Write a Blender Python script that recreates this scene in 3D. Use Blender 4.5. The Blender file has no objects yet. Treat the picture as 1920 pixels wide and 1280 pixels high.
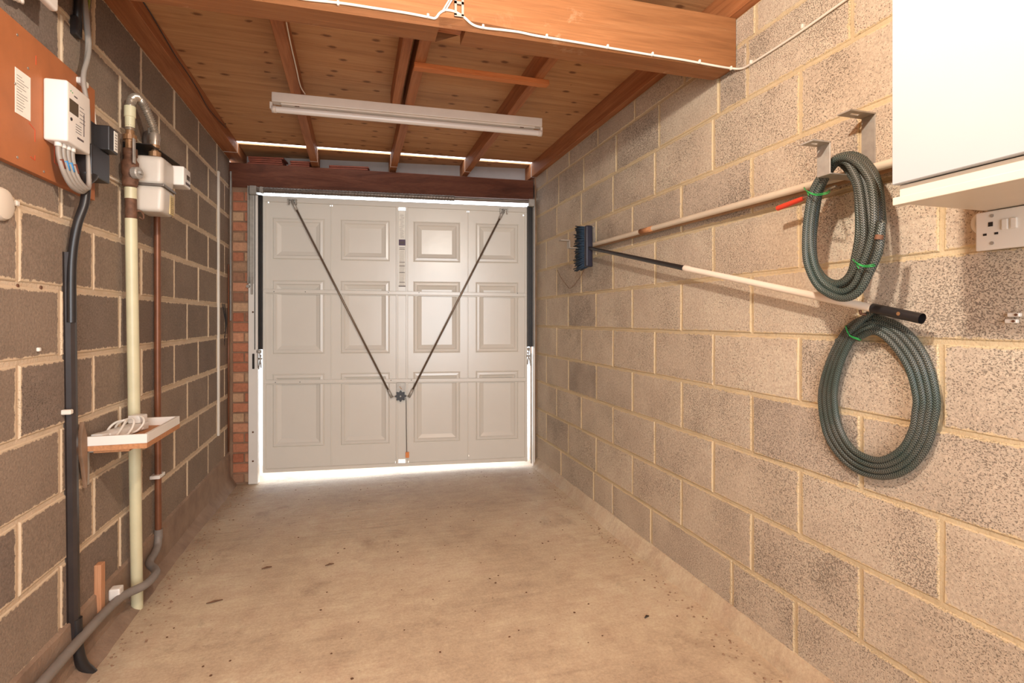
import bpy, bmesh, math, random
from mathutils import Vector, Matrix
random.seed(7)
SC = bpy.context.scene
COL = SC.collection

# ------------------------------------------------------------------ camera
TH, F, U0, V0, H = .287, 993., 960., 598.5, 1.21      # yaw, focal length in px, horizon point, eye height
cam = bpy.data.cameras.new('camera'); cam_o = bpy.data.objects.new('camera', cam); COL.objects.link(cam_o)
cam_o.location = (0, 0, H); cam_o.rotation_euler = (math.pi/2, 0, -TH)
cam.sensor_width = 36; cam.lens = 36*F/1920; cam.shift_y = (V0-640)/1920; cam.clip_start = .02
SC.camera = cam_o

# ------------------------------------------------------------------ light
SC.view_settings.view_transform = 'Standard'; SC.view_settings.look = 'None'
SC.view_settings.gamma = 1; SC.view_settings.use_curve_mapping = False
SC.view_settings.exposure = 0.46
W = bpy.data.worlds.new('sky'); SC.world = W; W.use_nodes = True
bg = W.node_tree.nodes['Background']; bg.inputs[0].default_value = (.86, .93, 1, 1); bg.inputs[1].default_value = 4.5
def lamp(name, kind, loc, rot, energy, color, **kw):
    l = bpy.data.lights.new(name, kind); l.energy = energy; l.color = color
    for k, v in kw.items(): setattr(l, k, v)
    o = bpy.data.objects.new(name, l); o.location = loc; o.rotation_euler = rot; COL.objects.link(o); return o
lamp('ceiling_bulb', 'POINT', (.27, .68, 2.21), (0, 0, 0), 64, (1, .90, .77), shadow_soft_size=.035)
# soft fill lamp added behind the camera, not a source in the garage
lamp('rear_fill', 'AREA', (.0, -1.40, 1.35), (math.radians(88), 0, 0), 34, (.88, .95, 1),
     shape='RECTANGLE', size=1.5, size_y=1.9, spread=math.radians(105))

# ------------------------------------------------------------------ helpers
cT, sT = math.cos(TH), math.sin(TH)
def ray(u, v):
    t = (u-U0)/F
    return (sT+t*cT, cT-t*sT, (V0-v)/F)
def ax(u, v, X):
    r = ray(u, v); k = X/r[0]; return Vector((X, r[1]*k, H+r[2]*k))
def ay(u, v, Y):
    r = ray(u, v); k = Y/r[1]; return Vector((r[0]*k, Y, H+r[2]*k))
XL, XR = -.922, 1.437
PL, PR = Vector((XL, 4.46, 0)), Vector((XR, 4.145, 0))
BD = (PR-PL).normalized(); BN = Vector((BD.y, -BD.x, 0))      # along the end wall / towards the room
def B(a, z, d=0):                                             # a point on the end wall's plane, d towards the room
    return PL + BD*a + BN*d + Vector((0, 0, z))

WORLD = {}
def link(name, bm, mat, parent=None, smooth=False):
    me = bpy.data.meshes.new(name)
    if parent is not None: bmesh.ops.translate(bm, verts=bm.verts, vec=-WORLD[parent.name])
    bmesh.ops.recalc_face_normals(bm, faces=bm.faces)
    if smooth:
        for f in bm.faces: f.smooth = True
    bm.to_mesh(me); bm.free(); me.materials.append(mat)
    if smooth:
        try: me.set_sharp_from_angle(angle=math.radians(38))
        except Exception: pass
    o = bpy.data.objects.new(name, me); COL.objects.link(o)
    if parent is not None: o.parent = parent; WORLD[o.name] = WORLD[parent.name]
    else: WORLD[o.name] = Vector((0, 0, 0))
    return o
def tag(o, label, cat, group=None):
    o['label'] = label; o['category'] = cat
    if group: o['group'] = group
    return o
def thing(name, label, cat, loc, group=None):
    o = bpy.data.objects.new(name, None); o.location = loc; o.empty_display_size = .05; COL.objects.link(o)
    WORLD[o.name] = Vector(loc); return tag(o, label, cat, group)
def struct(name, bm, mat, parent=None, smooth=False):
    o = link(name, bm, mat, parent, smooth)
    if parent is None: o['kind'] = 'structure'
    return o
def lone(name, bm, mat, label, cat, group=None, smooth=False):
    return tag(link(name, bm, mat, None, smooth), label, cat, group)

def bevel(bm, geom_edges, w, seg=1):
    if w > 0: bmesh.ops.bevel(bm, geom=geom_edges, offset=w, segments=seg, affect='EDGES', profile=.6, clamp_overlap=True)
def box(bm, a, b, bev=0, seg=1, M=None):
    lo = Vector([min(a[i], b[i]) for i in range(3)]); hi = Vector([max(a[i], b[i]) for i in range(3)])
    t = bmesh.new(); bmesh.ops.create_cube(t, size=1)
    for v in t.verts: v.co = Vector([lo[i]+(v.co[i]+.5)*(hi[i]-lo[i]) for i in range(3)])
    bevel(t, t.edges[:], bev, seg)
    if M is not None: bmesh.ops.transform(t, matrix=M, verts=t.verts)
    merge(bm, t); return bm
def merge(bm, t):
    me = bpy.data.meshes.new('tmp'); t.to_mesh(me); t.free(); bm.from_mesh(me); bpy.data.meshes.remove(me)
def bbox(bm, a0, a1, z0, z1, d0, d1, bev=0, seg=1):           # box in end-wall coordinates
    M = Matrix((( BD.x, BN.x, 0, PL.x), (BD.y, BN.y, 0, PL.y), (0, 0, 1, 0), (0, 0, 0, 1)))
    return box(bm, (a0, d0, z0), (a1, d1, z1), bev, seg, M)
def prism(bm, pts, ext):                                       # polygon points (3d) extruded by vector ext
    ext = Vector(ext); a = [bm.verts.new(Vector(p)) for p in pts]; b = [bm.verts.new(Vector(p)+ext) for p in pts]
    n = len(pts); bm.faces.new(a); bm.faces.new(b[::-1])
    for i in range(n): bm.faces.new((a[i], b[i], b[(i+1) % n], a[(i+1) % n]))
    return bm
def catmull(P, n=8, closed=False):
    P = [Vector(p) for p in P]; out = []; N = len(P)
    rng = range(N) if closed else range(N-1)
    for i in rng:
        g = (lambda k: P[k % N]) if closed else (lambda k: P[max(0, min(N-1, k))])
        p0, p1, p2, p3 = g(i-1), g(i), g(i+1), g(i+2)
        for j in range(n):
            t = j/n
            out.append(.5*((2*p1)+(p2-p0)*t+(2*p0-5*p1+4*p2-p3)*t*t+(-p0+3*p1-3*p2+p3)*t**3))
    if not closed: out.append(P[-1])
    return out
def tube(bm, P, r, n=10, caps=True, rf=None, uv=True):         # swept tube with uv = (turn, metres)
    P = [Vector(p) for p in P]
    T = [(P[min(i+1, len(P)-1)]-P[max(i-1, 0)]).normalized() for i in range(len(P))]
    ref = Vector((0, 0, 1)) if abs(T[0].z) < .9 else Vector((1, 0, 0))
    nrm = (ref - T[0]*ref.dot(T[0])).normalized()
    L = bm.loops.layers.uv.verify() if uv else None
    rings = []; s = 0; S = []
    for i, p in enumerate(P):
        if i: s += (p-P[i-1]).length
        S.append(s)
        nrm = (nrm - T[i]*nrm.dot(T[i])).normalized(); bi = T[i].cross(nrm)
        rr = rf(s, i) if rf else r
        rings.append([bm.verts.new(p+rr*(math.cos(2*math.pi*k/n)*nrm+math.sin(2*math.pi*k/n)*bi)) for k in range(n)])
    for i in range(len(P)-1):
        for k in range(n):
            f = bm.faces.new((rings[i][k], rings[i][(k+1) % n], rings[i+1][(k+1) % n], rings[i+1][k])); f.smooth = True
            if L:
                for lp, (uu, vv) in zip(f.loops, ((k, i), (k+1, i), (k+1, i+1), (k, i+1))): lp[L].uv = (uu/n, S[vv])
    if caps:
        bm.faces.new(rings[0][::-1]); bm.faces.new(rings[-1])
    return bm
def cyl(bm, a, b, r, n=16, r2=None):
    a, b = Vector(a), Vector(b)
    return tube(bm, [a, b], r, n, rf=(lambda s, i: r if i == 0 else (r2 if r2 is not None else r)))
def lathe(bm, c, axis, prof, n=20):                            # prof: (distance along axis, radius)
    c = Vector(c); axis = Vector(axis).normalized()
    P = [c+axis*h for h, _ in prof]; R = [q for _, q in prof]
    ref = Vector((0, 0, 1)) if abs(axis.z) < .9 else Vector((1, 0, 0)); nx = (ref-axis*ref.dot(axis)).normalized(); ny = axis.cross(nx)
    rings = [[bm.verts.new(p+max(q, 1e-5)*(math.cos(2*math.pi*k/n)*nx+math.sin(2*math.pi*k/n)*ny)) for k in range(n)] for p, q in zip(P, R)]
    for i in range(len(P)-1):
        for k in range(n): bm.faces.new((rings[i][k], rings[i][(k+1) % n], rings[i+1][(k+1) % n], rings[i+1][k]))
    bm.faces.new(rings[0][::-1]); bm.faces.new(rings[-1]); return bm
def NB(): return bmesh.new()

# ------------------------------------------------------------------ materials
def srgb(*c):
    return tuple((x/255/12.92 if x/255 <= .04045 else ((x/255+.055)/1.055)**2.4) for x in c)+(1,)
class NT:
    def __init__(s, name):
        s.m = bpy.data.materials.new(name); s.m.use_nodes = True; s.t = s.m.node_tree; s.p = s.t.nodes['Principled BSDF']
    def n(s, kind, **kw):
        nd = s.t.nodes.new('ShaderNode'+kind)
        for k, v in kw.items():
            if k.startswith('i_'):
                key = k[2:]; key = int(key) if key.isdigit() else key.replace('_', ' '); nd.inputs[key].default_value = v
            else: setattr(nd, k, v)
        return nd
    def l(s, a, b): s.t.links.new(a, b)
    def noise(s, vec, scale, detail=4, rough=.6, dist=0, dims='3D'):
        nd = s.n('TexNoise', i_Scale=scale, i_Detail=detail, i_Roughness=rough, i_Distortion=dist); s.l(vec, nd.inputs['Vector']); return nd.outputs['Fac']
    def ramp(s, fac, stops, interp='LINEAR'):
        nd = s.n('ValToRGB'); cr = nd.color_ramp; cr.interpolation = interp
        while len(cr.elements) < len(stops): cr.elements.new(.5)
        for e, (p, c) in zip(cr.elements, stops): e.position = p; e.color = c if len(c) == 4 else tuple(c)+(1,)
        s.l(fac, nd.inputs[0]); return nd.outputs[0]
    def mix(s, fac, a, b, mode='MIX'):
        nd = s.n('Mix', data_type='RGBA', blend_type=mode)
        for v, sock in ((fac, nd.inputs[0]), (a, nd.inputs[6]), (b, nd.inputs[7])):
            if hasattr(v, 'links'): s.l(v, sock)
            else: sock.default_value = v
        return nd.outputs[2]
    def math(s, op, a, b=0, c=0, clamp=False):
        nd = s.n('Math', operation=op, use_clamp=clamp)
        for v, sock in ((a, nd.inputs[0]), (b, nd.inputs[1]), (c, nd.inputs[2])):
            if hasattr(v, 'links'): s.l(v, sock)
            else: sock.default_value = v
        return nd.outputs[0]
    def scale(s, vec, sc):
        nd = s.n('Mapping'); nd.inputs['Scale'].default_value = sc; s.l(vec, nd.inputs['Vector']); return nd.outputs[0]
    def bump(s, h, dist, strength=1):
        nd = s.n('Bump'); nd.inputs['Distance'].default_value = dist; nd.inputs['Strength'].default_value = strength
        s.l(h, nd.inputs['Height']); s.l(nd.outputs[0], s.p.inputs['Normal'])
    def coords(s, rnd=True):
        tc = s.n('TexCoord')
        if not rnd: return tc.outputs['Object']
        oi = s.n('ObjectInfo'); va = s.n('VectorMath', operation='MULTIPLY_ADD')
        s.l(oi.outputs['Random'], va.inputs[0]); va.inputs[1].default_value = (37, 53, 71); s.l(tc.outputs['Object'], va.inputs[2])
        s.rnd = oi.outputs['Random']; s.tc = tc
        return va.outputs[0]
BW = lambda g: (g, g, g, 1)
def plain(name, col, rough=.5, metal=0, var=.12, vs=8, bump=0, bs=60, spec=.5):
    t = NT(name); co = t.coords(False)
    f = t.noise(co, vs, 5)
    dark = tuple(x*(1-var) for x in col[:3])+(1,); lite = tuple(min(1, x*(1+var)) for x in col[:3])+(1,)
    t.l(t.ramp(f, [(.3, dark), (.7, lite)]), t.p.inputs['Base Color'])
    t.p.inputs['Roughness'].default_value = rough; t.p.inputs['Metallic'].default_value = metal
    t.p.inputs['Specular IOR Level'].default_value = spec
    if bump: t.bump(t.noise(co, bs, 4), bump)
    return t.m
def block_mat(name, c1, c2, c3, mortar, porecol, pore, edge):
    t = NT(name); co = t.coords()
    base = t.ramp(t.rnd, [(0, c1), (.5, c2), (1, c3)])
    big = t.noise(co, 5, 4)
    base = t.mix(.5, base, t.ramp(big, [(.3, BW(.4)), (.7, BW(.62))]), 'OVERLAY')
    fine = t.noise(co, 120, 4, .75)
    base = t.mix(.75, base, t.ramp(fine, [(.3, BW(.32)), (.7, BW(.68))]), 'OVERLAY')
    # open pores between the aggregate, only in patches; they are real pits in the bump as well
    sc = t.scale(co, (1, 1, 1.35))
    pits = t.noise(sc, 215, 2.5, .65, .3)
    patch = t.math('ADD', t.math('MULTIPLY', t.noise(co, 3.2, 2), .30), t.math('MULTIPLY', t.rnd, .05))
    thr = t.math('ADD', patch, pore)
    pf = t.math('MULTIPLY', t.math('SUBTRACT', thr, pits), 16, clamp=True)
    col = t.mix(t.math('MULTIPLY', pf, .52), base, porecol)
    # mortar smeared over the arrises
    sp = t.n('SeparateXYZ'); t.l(t.tc.outputs['Generated'], sp.inputs[0])
    ey = t.math('MULTIPLY', t.math('SUBTRACT', .5, t.math('ABSOLUTE', t.math('SUBTRACT', sp.outputs[1], .5))), .44)
    ez = t.math('MULTIPLY', t.math('SUBTRACT', .5, t.math('ABSOLUTE', t.math('SUBTRACT', sp.outputs[2], .5))), .215)
    e = t.math('MINIMUM', ey, ez)
    e = t.math('ADD', e, t.math('MULTIPLY', t.math('SUBTRACT', t.noise(co, 42, 5, .75), .5), -.03))
    ef = t.math('MULTIPLY', t.math('SUBTRACT', edge, e), 420, clamp=True)
    col = t.mix(ef, col, mortar)
    t.l(col, t.p.inputs['Base Color']); t.p.inputs['Roughness'].default_value = .93; t.p.inputs['Specular IOR Level'].default_value = .25
    h = t.math('SUBTRACT', t.math('MULTIPLY', fine, .5), t.math('MULTIPLY', pf, 1.2))
    t.bump(h, .0035, .9); return t.m
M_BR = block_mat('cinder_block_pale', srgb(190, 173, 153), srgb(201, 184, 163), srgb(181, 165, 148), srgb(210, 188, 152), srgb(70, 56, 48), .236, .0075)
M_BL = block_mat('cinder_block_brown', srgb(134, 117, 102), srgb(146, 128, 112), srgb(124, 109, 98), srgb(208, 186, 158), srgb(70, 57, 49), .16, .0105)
def mortar_mat(name, a, b):
    t = NT(name); co = t.coords(False)
    t.l(t.ramp(t.noise(co, 9, 5), [(.3, a), (.7, b)]), t.p.inputs['Base Color'])
    t.p.inputs['Roughness'].default_value = .95; t.bump(t.noise(co, 70, 5, .7), .004); return t.m
M_MR = mortar_mat('mortar_tan', srgb(192, 170, 136), srgb(208, 188, 154))
M_ML = mortar_mat('mortar_cream', srgb(194, 170, 142), srgb(214, 192, 166))
def wood_mat(name, dark, mid, lite, axis=0, sc=9, knots=0, rough=.62, bump=.0012, fill=.5):
    t = NT(name); co = t.coords()
    s3 = [sc*2.6]*3; s3[axis] = sc*.16
    st = t.scale(co, tuple(s3))
    f = t.noise(st, 1.6, 6, .62, .9)
    col = t.ramp(f, [(.28, dark), (.5, mid), (.74, lite)])
    fine = [150]*3; fine[axis] = 5
    g = t.noise(t.scale(co, tuple(fine)), 1, 3)
    col = t.mix(.35, col, t.ramp(g, [(.3, BW(.3)), (.7, BW(.65))]), 'OVERLAY')
    if knots:
        v = t.n('TexVoronoi', i_Scale=knots, i_Randomness=.55, voronoi_dimensions='2D'); ks = [1.0]*3; ks[axis] = .62
        t.l(t.scale(co, tuple(ks)), v.inputs['Vector'])
        d = t.math('ADD', v.outputs['Distance'], t.math('MULTIPLY', t.noise(co, 30, 2), .10))
        kf = t.math('MULTIPLY', t.math('SUBTRACT', .195, d), 12, clamp=True)
        keep = t.math('GREATER_THAN', t.noise(co, 1.7, 2), .49); dark = srgb(104, 60, 34)
        col = t.mix(t.math('MULTIPLY', t.math('MULTIPLY', kf, keep), .8), col, dark)
        stain = t.math('MULTIPLY', t.math('SUBTRACT', t.noise(co, 4, 5, .7), .56), 3, clamp=True)
        col = t.mix(t.math('MULTIPLY', stain, .3), col, dark)
    t.l(col, t.p.inputs['Base Color']); t.p.inputs['Roughness'].default_value = rough; t.p.inputs['Specular IOR Level'].default_value = .3
    t.bump(t.math('ADD', f, t.math('MULTIPLY', g, .5)), bump); return t.m
M_PLY = wood_mat('plywood', srgb(172, 122, 80), srgb(194, 144, 98), srgb(204, 158, 112), 0, 4, 9)
M_JOIST = wood_mat('joist_pine', srgb(140, 84, 50), srgb(164, 104, 64), srgb(182, 122, 80), 1, 6)
M_BEAM = wood_mat('beam_pine', srgb(136, 88, 52), srgb(150, 99, 60), srgb(162, 112, 72), 0, 5)
M_BATTEN = wood_mat('batten_pine', srgb(176, 100, 52), srgb(204, 126, 72), srgb(216, 142, 88), 0, 9)
M_LINTEL = wood_mat('stained_lintel', srgb(78, 40, 24), srgb(104, 58, 38), srgb(122, 74, 52), 0, 3, rough=.7)
M_PINEV = wood_mat('upright_pine', srgb(170, 112, 76), srgb(198, 142, 104), srgb(214, 164, 124), 2, 9)
M_ROUGHEND = wood_mat('sawn_notch', srgb(150, 84, 54), srgb(196, 126, 88), srgb(216, 156, 118), 0, 24, bump=.006)
M_BOARD = plain('stained_backboard', srgb(172, 104, 62), .6, var=.08, vs=14)
def scuff(m):
    t = NT.__new__(NT); t.m = m; t.t = m.node_tree; t.p = t.t.nodes['Principled BSDF']
    old = t.p.inputs['Base Color'].links[0].from_socket; co = t.n('TexCoord').outputs['Object']
    f = t.noise(co, 6, 6, .75, .4); g_ = t.noise(co, 1.6, 2)
    k = t.math('MULTIPLY', t.math('MULTIPLY', t.math('SUBTRACT', f, .60), 9, clamp=True), t.math('MULTIPLY', t.math('SUBTRACT', g_, .5), 8, clamp=True))
    t.l(t.mix(t.math('MULTIPLY', k, .45), old, srgb(214, 176, 140)), t.p.inputs['Base Color'])
scuff(M_BEAM)
def floor_mat():
    t = NT('worn_concrete'); co = t.coords(False)
    big = t.noise(co, 1.1, 5, .6, .3)
    col = t.ramp(big, [(.3, srgb(184, 160, 134)), (.52, srgb(206, 185, 156)), (.75, srgb(220, 202, 174))])
    mid = t.noise(co, 9, 8, .78)
    col = t.mix(.7, col, t.ramp(mid, [(.3, BW(.34)), (.7, BW(.64))]), 'OVERLAY')
    streak = t.noise(t.scale(co, (2.2, 34, 1)), 1, 5, .65, .4)
    col = t.mix(t.math('ADD', .15, t.math('MULTIPLY', t.math('SUBTRACT', t.n('NewGeometry').outputs['Position'] if False else t.noise(co, 2, 3), .3), .9, clamp=True)), col, t.ramp(streak, [(.3, BW(.36)), (.7, BW(.6))]), 'OVERLAY')
    sp = t.math('MULTIPLY', t.math('SUBTRACT', .335, t.noise(co, 38, 4, .75)), 16, clamp=True)
    col = t.mix(t.math('MULTIPLY', sp, .7), col, srgb(96, 68, 50))
    dark = t.math('MULTIPLY', t.math('SUBTRACT', t.noise(co, 2.7, 5, .7, .6), .58), 6, clamp=True)
    col = t.mix(t.math('MULTIPLY', dark, .6), col, srgb(128, 98, 78))
    gr = t.noise(co, 85, 4, .75)
    col = t.mix(.45, col, t.ramp(gr, [(.3, BW(.3)), (.7, BW(.68))]), 'OVERLAY')
    sx = t.n('SeparateXYZ'); t.l(co, sx.inputs[0])
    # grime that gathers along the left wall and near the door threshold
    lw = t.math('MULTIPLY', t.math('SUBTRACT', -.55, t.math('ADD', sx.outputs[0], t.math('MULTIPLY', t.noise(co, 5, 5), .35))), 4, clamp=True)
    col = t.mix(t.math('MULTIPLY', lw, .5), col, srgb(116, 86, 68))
    dw = t.math('MULTIPLY', t.math('SUBTRACT', t.math('ADD', sx.outputs[1], t.math('MULTIPLY', t.noise(co, 3, 5), 1.2)), 3.2), .9, clamp=True)
    col = t.mix(t.math('MULTIPLY', dw, .3), col, srgb(140, 114, 96))
    t.l(col, t.p.inputs['Base Color']); t.p.inputs['Roughness'].default_value = .62; t.p.inputs['Specular IOR Level'].default_value = .35
    h = t.math('ADD', t.math('MULTIPLY', streak, t.math('MULTIPLY', dw, 1.6)), t.math('MULTIPLY', mid, .5))
    t.bump(h, .006, .8); return t.m
M_FLOOR = floor_mat()
M_FILLET = mortar_mat('mortar_fillet', srgb(184, 148, 112), srgb(202, 168, 132))
M_PLINTH = mortar_mat('brown_plinth', srgb(132, 108, 90), srgb(160, 134, 112))
def brick_mat():
    t = NT('orange_brick'); co = t.coords()
    c = t.ramp(t.rnd, [(0, srgb(188, 122, 90)), (.3, srgb(168, 100, 72)), (.55, srgb(200, 142, 108)), (.8, srgb(188, 152, 118)), (1, srgb(142, 92, 70))])
    c = t.mix(.5, c, t.ramp(t.noise(co, 40, 5, .7), [(.3, BW(.3)), (.7, BW(.66))]), 'OVERLAY')
    t.l(c, t.p.inputs['Base Color']); t.p.inputs['Roughness'].default_value = .9; t.bump(t.noise(co, 120, 4), .003); return t.m
M_BRICK = brick_mat()
M_BMORT = mortar_mat('pier_mortar', srgb(128, 98, 76), srgb(158, 124, 98))
M_DOOR = plain('white_steel_door', srgb(216, 208, 196), .27, var=.02, vs=3, bump=.0012, bs=4)
M_PWHITE = plain('white_paint', srgb(226, 218, 208), .35, var=.03)
M_CAB = plain('white_laminate', srgb(174, 176, 178), .3, var=.01)
M_CABEDGE = plain('cream_laminate_edge', srgb(214, 200, 182), .45, var=.03)
M_GALV = plain('galvanised_steel', srgb(168, 160, 150), .42, .3, var=.15, vs=30)
M_SPRING = plain('grey_spring_tube', srgb(120, 108, 98), .42, .55, var=.15, vs=20)
M_DARKST = plain('dark_track', srgb(46, 40, 36), .38, .3, var=.3, vs=12)
M_BRACE = plain('brown_steel_rod', srgb(126, 108, 92), .4, .6, var=.1)
M_BLACK = plain('black_plastic', srgb(38, 34, 34), .38, var=.15, vs=12)
M_BLKPAINT = plain('black_coated_steel', srgb(52, 44, 42), .3, .1, var=.25, vs=10)
M_IVORY = plain('ivory_painted_pipe', srgb(206, 196, 160), .42, var=.06, vs=12)
M_RUST = plain('rusty_iron', srgb(112, 78, 58), .7, .25, var=.35, vs=40, bump=.001)
M_COPPER = plain('copper_pipe', srgb(128, 82, 58), .4, .3, var=.2, vs=9)
M_BRASS = plain('tarnished_brass', srgb(146, 108, 74), .42, .4, var=.25, vs=40)
M_STEEL = plain('stainless_flex', srgb(176, 162, 146), .28, .6, var=.1)
M_GCABLE = plain('grey_cable', srgb(150, 140, 130), .45, var=.08)
M_DGREY = plain('grey_conduit', srgb(128, 118, 110), .55, var=.15, vs=10)
M_WCABLE = plain('white_cable_sheath', srgb(226, 216, 202), .45, var=.04)
M_METER = plain('meter_plastic', srgb(226, 218, 208), .4, var=.03)
M_GMETER = plain('meter_enamel', srgb(204, 192, 178), .38, var=.05)
M_SCREEN = plain('lcd_window', srgb(86, 76, 62), .15, var=.05)
M_PAPER = plain('paper_label', srgb(232, 226, 214), .7, var=.04, vs=30)
M_YPAPER = plain('yellow_label', srgb(206, 182, 130), .7, var=.06, vs=30)
M_INK = plain('printed_ink', srgb(96, 84, 84), .7, var=.1)
M_PURPLE = plain('purple_print', srgb(84, 66, 88), .6, var=.05)
M_BLUE = plain('blue_tape', srgb(74, 138, 190), .5, var=.05)
M_BROWNT = plain('brown_tape', srgb(112, 56, 40), .5, var=.05)
M_REDPEN = plain('red_pen_mark', srgb(206, 74, 40), .7, var=.05)
M_RED = plain('red_rubber_grip', srgb(214, 66, 44), .5, var=.05)
M_ORTAG = plain('orange_tag', srgb(226, 134, 66), .5, var=.05)
M_BRISTLE = plain('blue_bristles', srgb(46, 66, 86), .8, var=.35, vs=120)
M_BROOMHEAD = plain('dark_blue_plastic', srgb(36, 36, 50), .4, var=.1)
M_POLE = plain('pale_aluminium_pole', srgb(214, 198, 176), .4, .05, var=.08, vs=6)
M_BPOLE = plain('brown_wood_pole', srgb(150, 112, 76), .6, var=.2, vs=10)
M_WPOLE = plain('white_handle', srgb(232, 216, 198), .4, var=.03)
M_LEAD = plain('oak_sliver', srgb(140, 112, 90), .8, var=.2, vs=20)
M_TILE = plain('red_clay_tile', srgb(122, 60, 40), .8, var=.25, vs=20)
M_RENDER = plain('pale_grey_render', srgb(168, 158, 152), .8, var=.06)
M_GREEN = plain('green_wire_tie', srgb(42, 150, 72), .5, var=.05)
M_TUBE = plain('fluorescent_glass', srgb(232, 222, 212), .25, var=.02)
M_FIX = plain('off_white_batten', srgb(224, 210, 196), .45, var=.04, vs=12)
M_DRIVE = plain('pale_driveway', srgb(206, 204, 200), .9, var=.05)
M_DEBRIS = plain('leaf_litter', srgb(104, 72, 50), .9, var=.3, vs=50)
M_STONE = plain('gravel_crumbs', srgb(150, 120, 96), .95, var=.3, vs=60)
M_YG = plain('earth_cable', srgb(150, 160, 70), .5, var=.1)
M_CHIP = plain('chipboard', srgb(182, 126, 84), .8, var=.2, vs=120)
M_COB = plain('cobweb', srgb(190, 176, 160), .8)
def hose_mat():
    t = NT('braided_hose'); tc = t.n('TexCoord'); s = t.n('SeparateXYZ'); t.l(tc.outputs['UV'], s.inputs[0])
    u, v = s.outputs[0], s.outputs[1]
    def wav(sign):
        ph = t.math('ADD', t.math('MULTIPLY', u, 2*math.pi*10*sign), t.math('MULTIPLY', v, 2*math.pi*150))
        return t.math('SINE', ph)
    zone = t.math('GREATER_THAN', t.math('SINE', t.math('MULTIPLY', u, 2*math.pi*5)), 0)
    w = t.n('Mix', data_type='FLOAT'); t.l(zone, w.inputs[0]); t.l(wav(1), w.inputs[2]); t.l(wav(-1), w.inputs[3])
    f = t.math('ADD', t.math('MULTIPLY', w.outputs[0], .5), .5)
    tint = t.noise(t.scale(tc.outputs['Object'], (1, 1, 1)), 9, 3)
    lite = t.ramp(tint, [(.4, srgb(104, 106, 98)), (.62, srgb(78, 94, 86))])
    t.l(t.mix(t.math('GREATER_THAN', f, .56), srgb(36, 42, 41), lite), t.p.inputs['Base Color'])
    t.p.inputs['Roughness'].default_value = .38; t.bump(f, .0006); return t.m
M_HOSE = hose_mat()

# ------------------------------------------------------------------ room shell
# floor: relief mesh, gently dished near the threshold on the left
bm = NB(); nx, ny = 40, 90; y0, y1 = -1.62, 4.95; x0, x1 = -1.06, 1.58
g = [[None]*(ny+1) for _ in range(nx+1)]
def floor_z(x, y):
    k = max(0, min(1, (y-3.0)/1.4)); k = k*k*(3-2*k)
    m = max(0, min(1, (.9-x)/1.6))
    return -.038*k*m - .006*k
for i in range(nx+1):
    for j in range(ny+1):
        x = x0+(x1-x0)*i/nx; y = y0+(y1-y0)*j/ny
        g[i][j] = bm.verts.new((x, y, floor_z(x, y)+random.uniform(-.0008, .0008)))
for i in range(nx):
    for j in range(ny): bm.faces.new((g[i][j], g[i+1][j], g[i+1][j+1], g[i][j+1]))
f0 = bm.faces[:]; r = bmesh.ops.extrude_face_region(bm, geom=f0)
bmesh.ops.translate(bm, verts=[e for e in r['geom'] if isinstance(e, bmesh.types.BMVert)], vec=(0, 0, -.12))
floor = struct('floor', bm, M_FLOOR, smooth=True)
bm = NB(); box(bm, (-9, 4.97, -.16), (10, 16, -.045)); struct('driveway', bm, M_DRIVE)

def block_mesh(name, L, Hh, side, mat, depth=.05, jit=.0016):
    """one block face: side=+1 looks to -X (right wall), -1 looks to +X"""
    bm = NB(); out = []
    ny_, nz_ = 4, 2
    for k in range(ny_): out.append((-L/2+L*k/ny_, -Hh/2))
    for k in range(nz_): out.append((L/2, -Hh/2+Hh*k/nz_))
    for k in range(ny_): out.append((L/2-L*k/ny_, Hh/2))
    for k in range(nz_): out.append((-L/2, Hh/2-Hh*k/nz_))
    out = [(a+random.uniform(-jit, jit), b+random.uniform(-jit, jit)) for a, b in out]
    rings = []
    for d, ins in ((0, .0035), (.003, 0), (depth, 0)):
        ring = []
        for a, b in out:
            ring.append(bm.verts.new((side*d, a-math.copysign(ins, a) if abs(a) > L/2-.02 else a, b-math.copysign(ins, b) if abs(b) > Hh/2-.02 else b)))
        rings.append(ring)
    bm.faces.new(rings[0])
    n = len(out)
    for q in range(2):
        for k in range(n): bm.faces.new((rings[q][k], rings[q][(k+1) % n], rings[q+1][(k+1) % n], rings[q+1][k]))
    bmesh.ops.recalc_face_normals(bm, faces=bm.faces)
    me = bpy.data.meshes.new(name); bm.to_mesh(me); bm.free(); me.materials.append(mat); return me
CACHE = {}
def lay(parent, X, side, mat, zl, zh, perps, ylo, yhi, joint, proud):
    ps = [ylo-joint/2]+sorted(p for p in perps if ylo+.04 < p < yhi-.03)+[yhi+joint/2]
    for a, b in zip(ps[:-1], ps[1:]):
        L = round(b-a-joint, 3); Hh = round(zh-zl-joint, 3)
        if L < .03 or Hh < .02: continue
        key = (side, L, Hh, random.randrange(3))
        if key not in CACHE: CACHE[key] = block_mesh('block', L, Hh, side, mat)
        o = bpy.data.objects.new('block', CACHE[key]); COL.objects.link(o); o.parent = parent
        o.location = (X-side*(proud+random.uniform(-.0012, .0018)), (a+b)/2, (zl+zh)/2)
        o.rotation_euler = (random.uniform(-.003, .003), 0, 0)
YLO_R, YHI_R = -.05, 4.17
bm = NB(); box(bm, (XR+.004, -1.6, 0), (XR+.16, 4.19, 2.62)); wall_right = struct('wall_right', bm, M_MR)
ev = [3.239-.45*k for k in range(-3, 9)]; od = [3.014-.45*k for k in range(-3, 8)]
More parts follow.
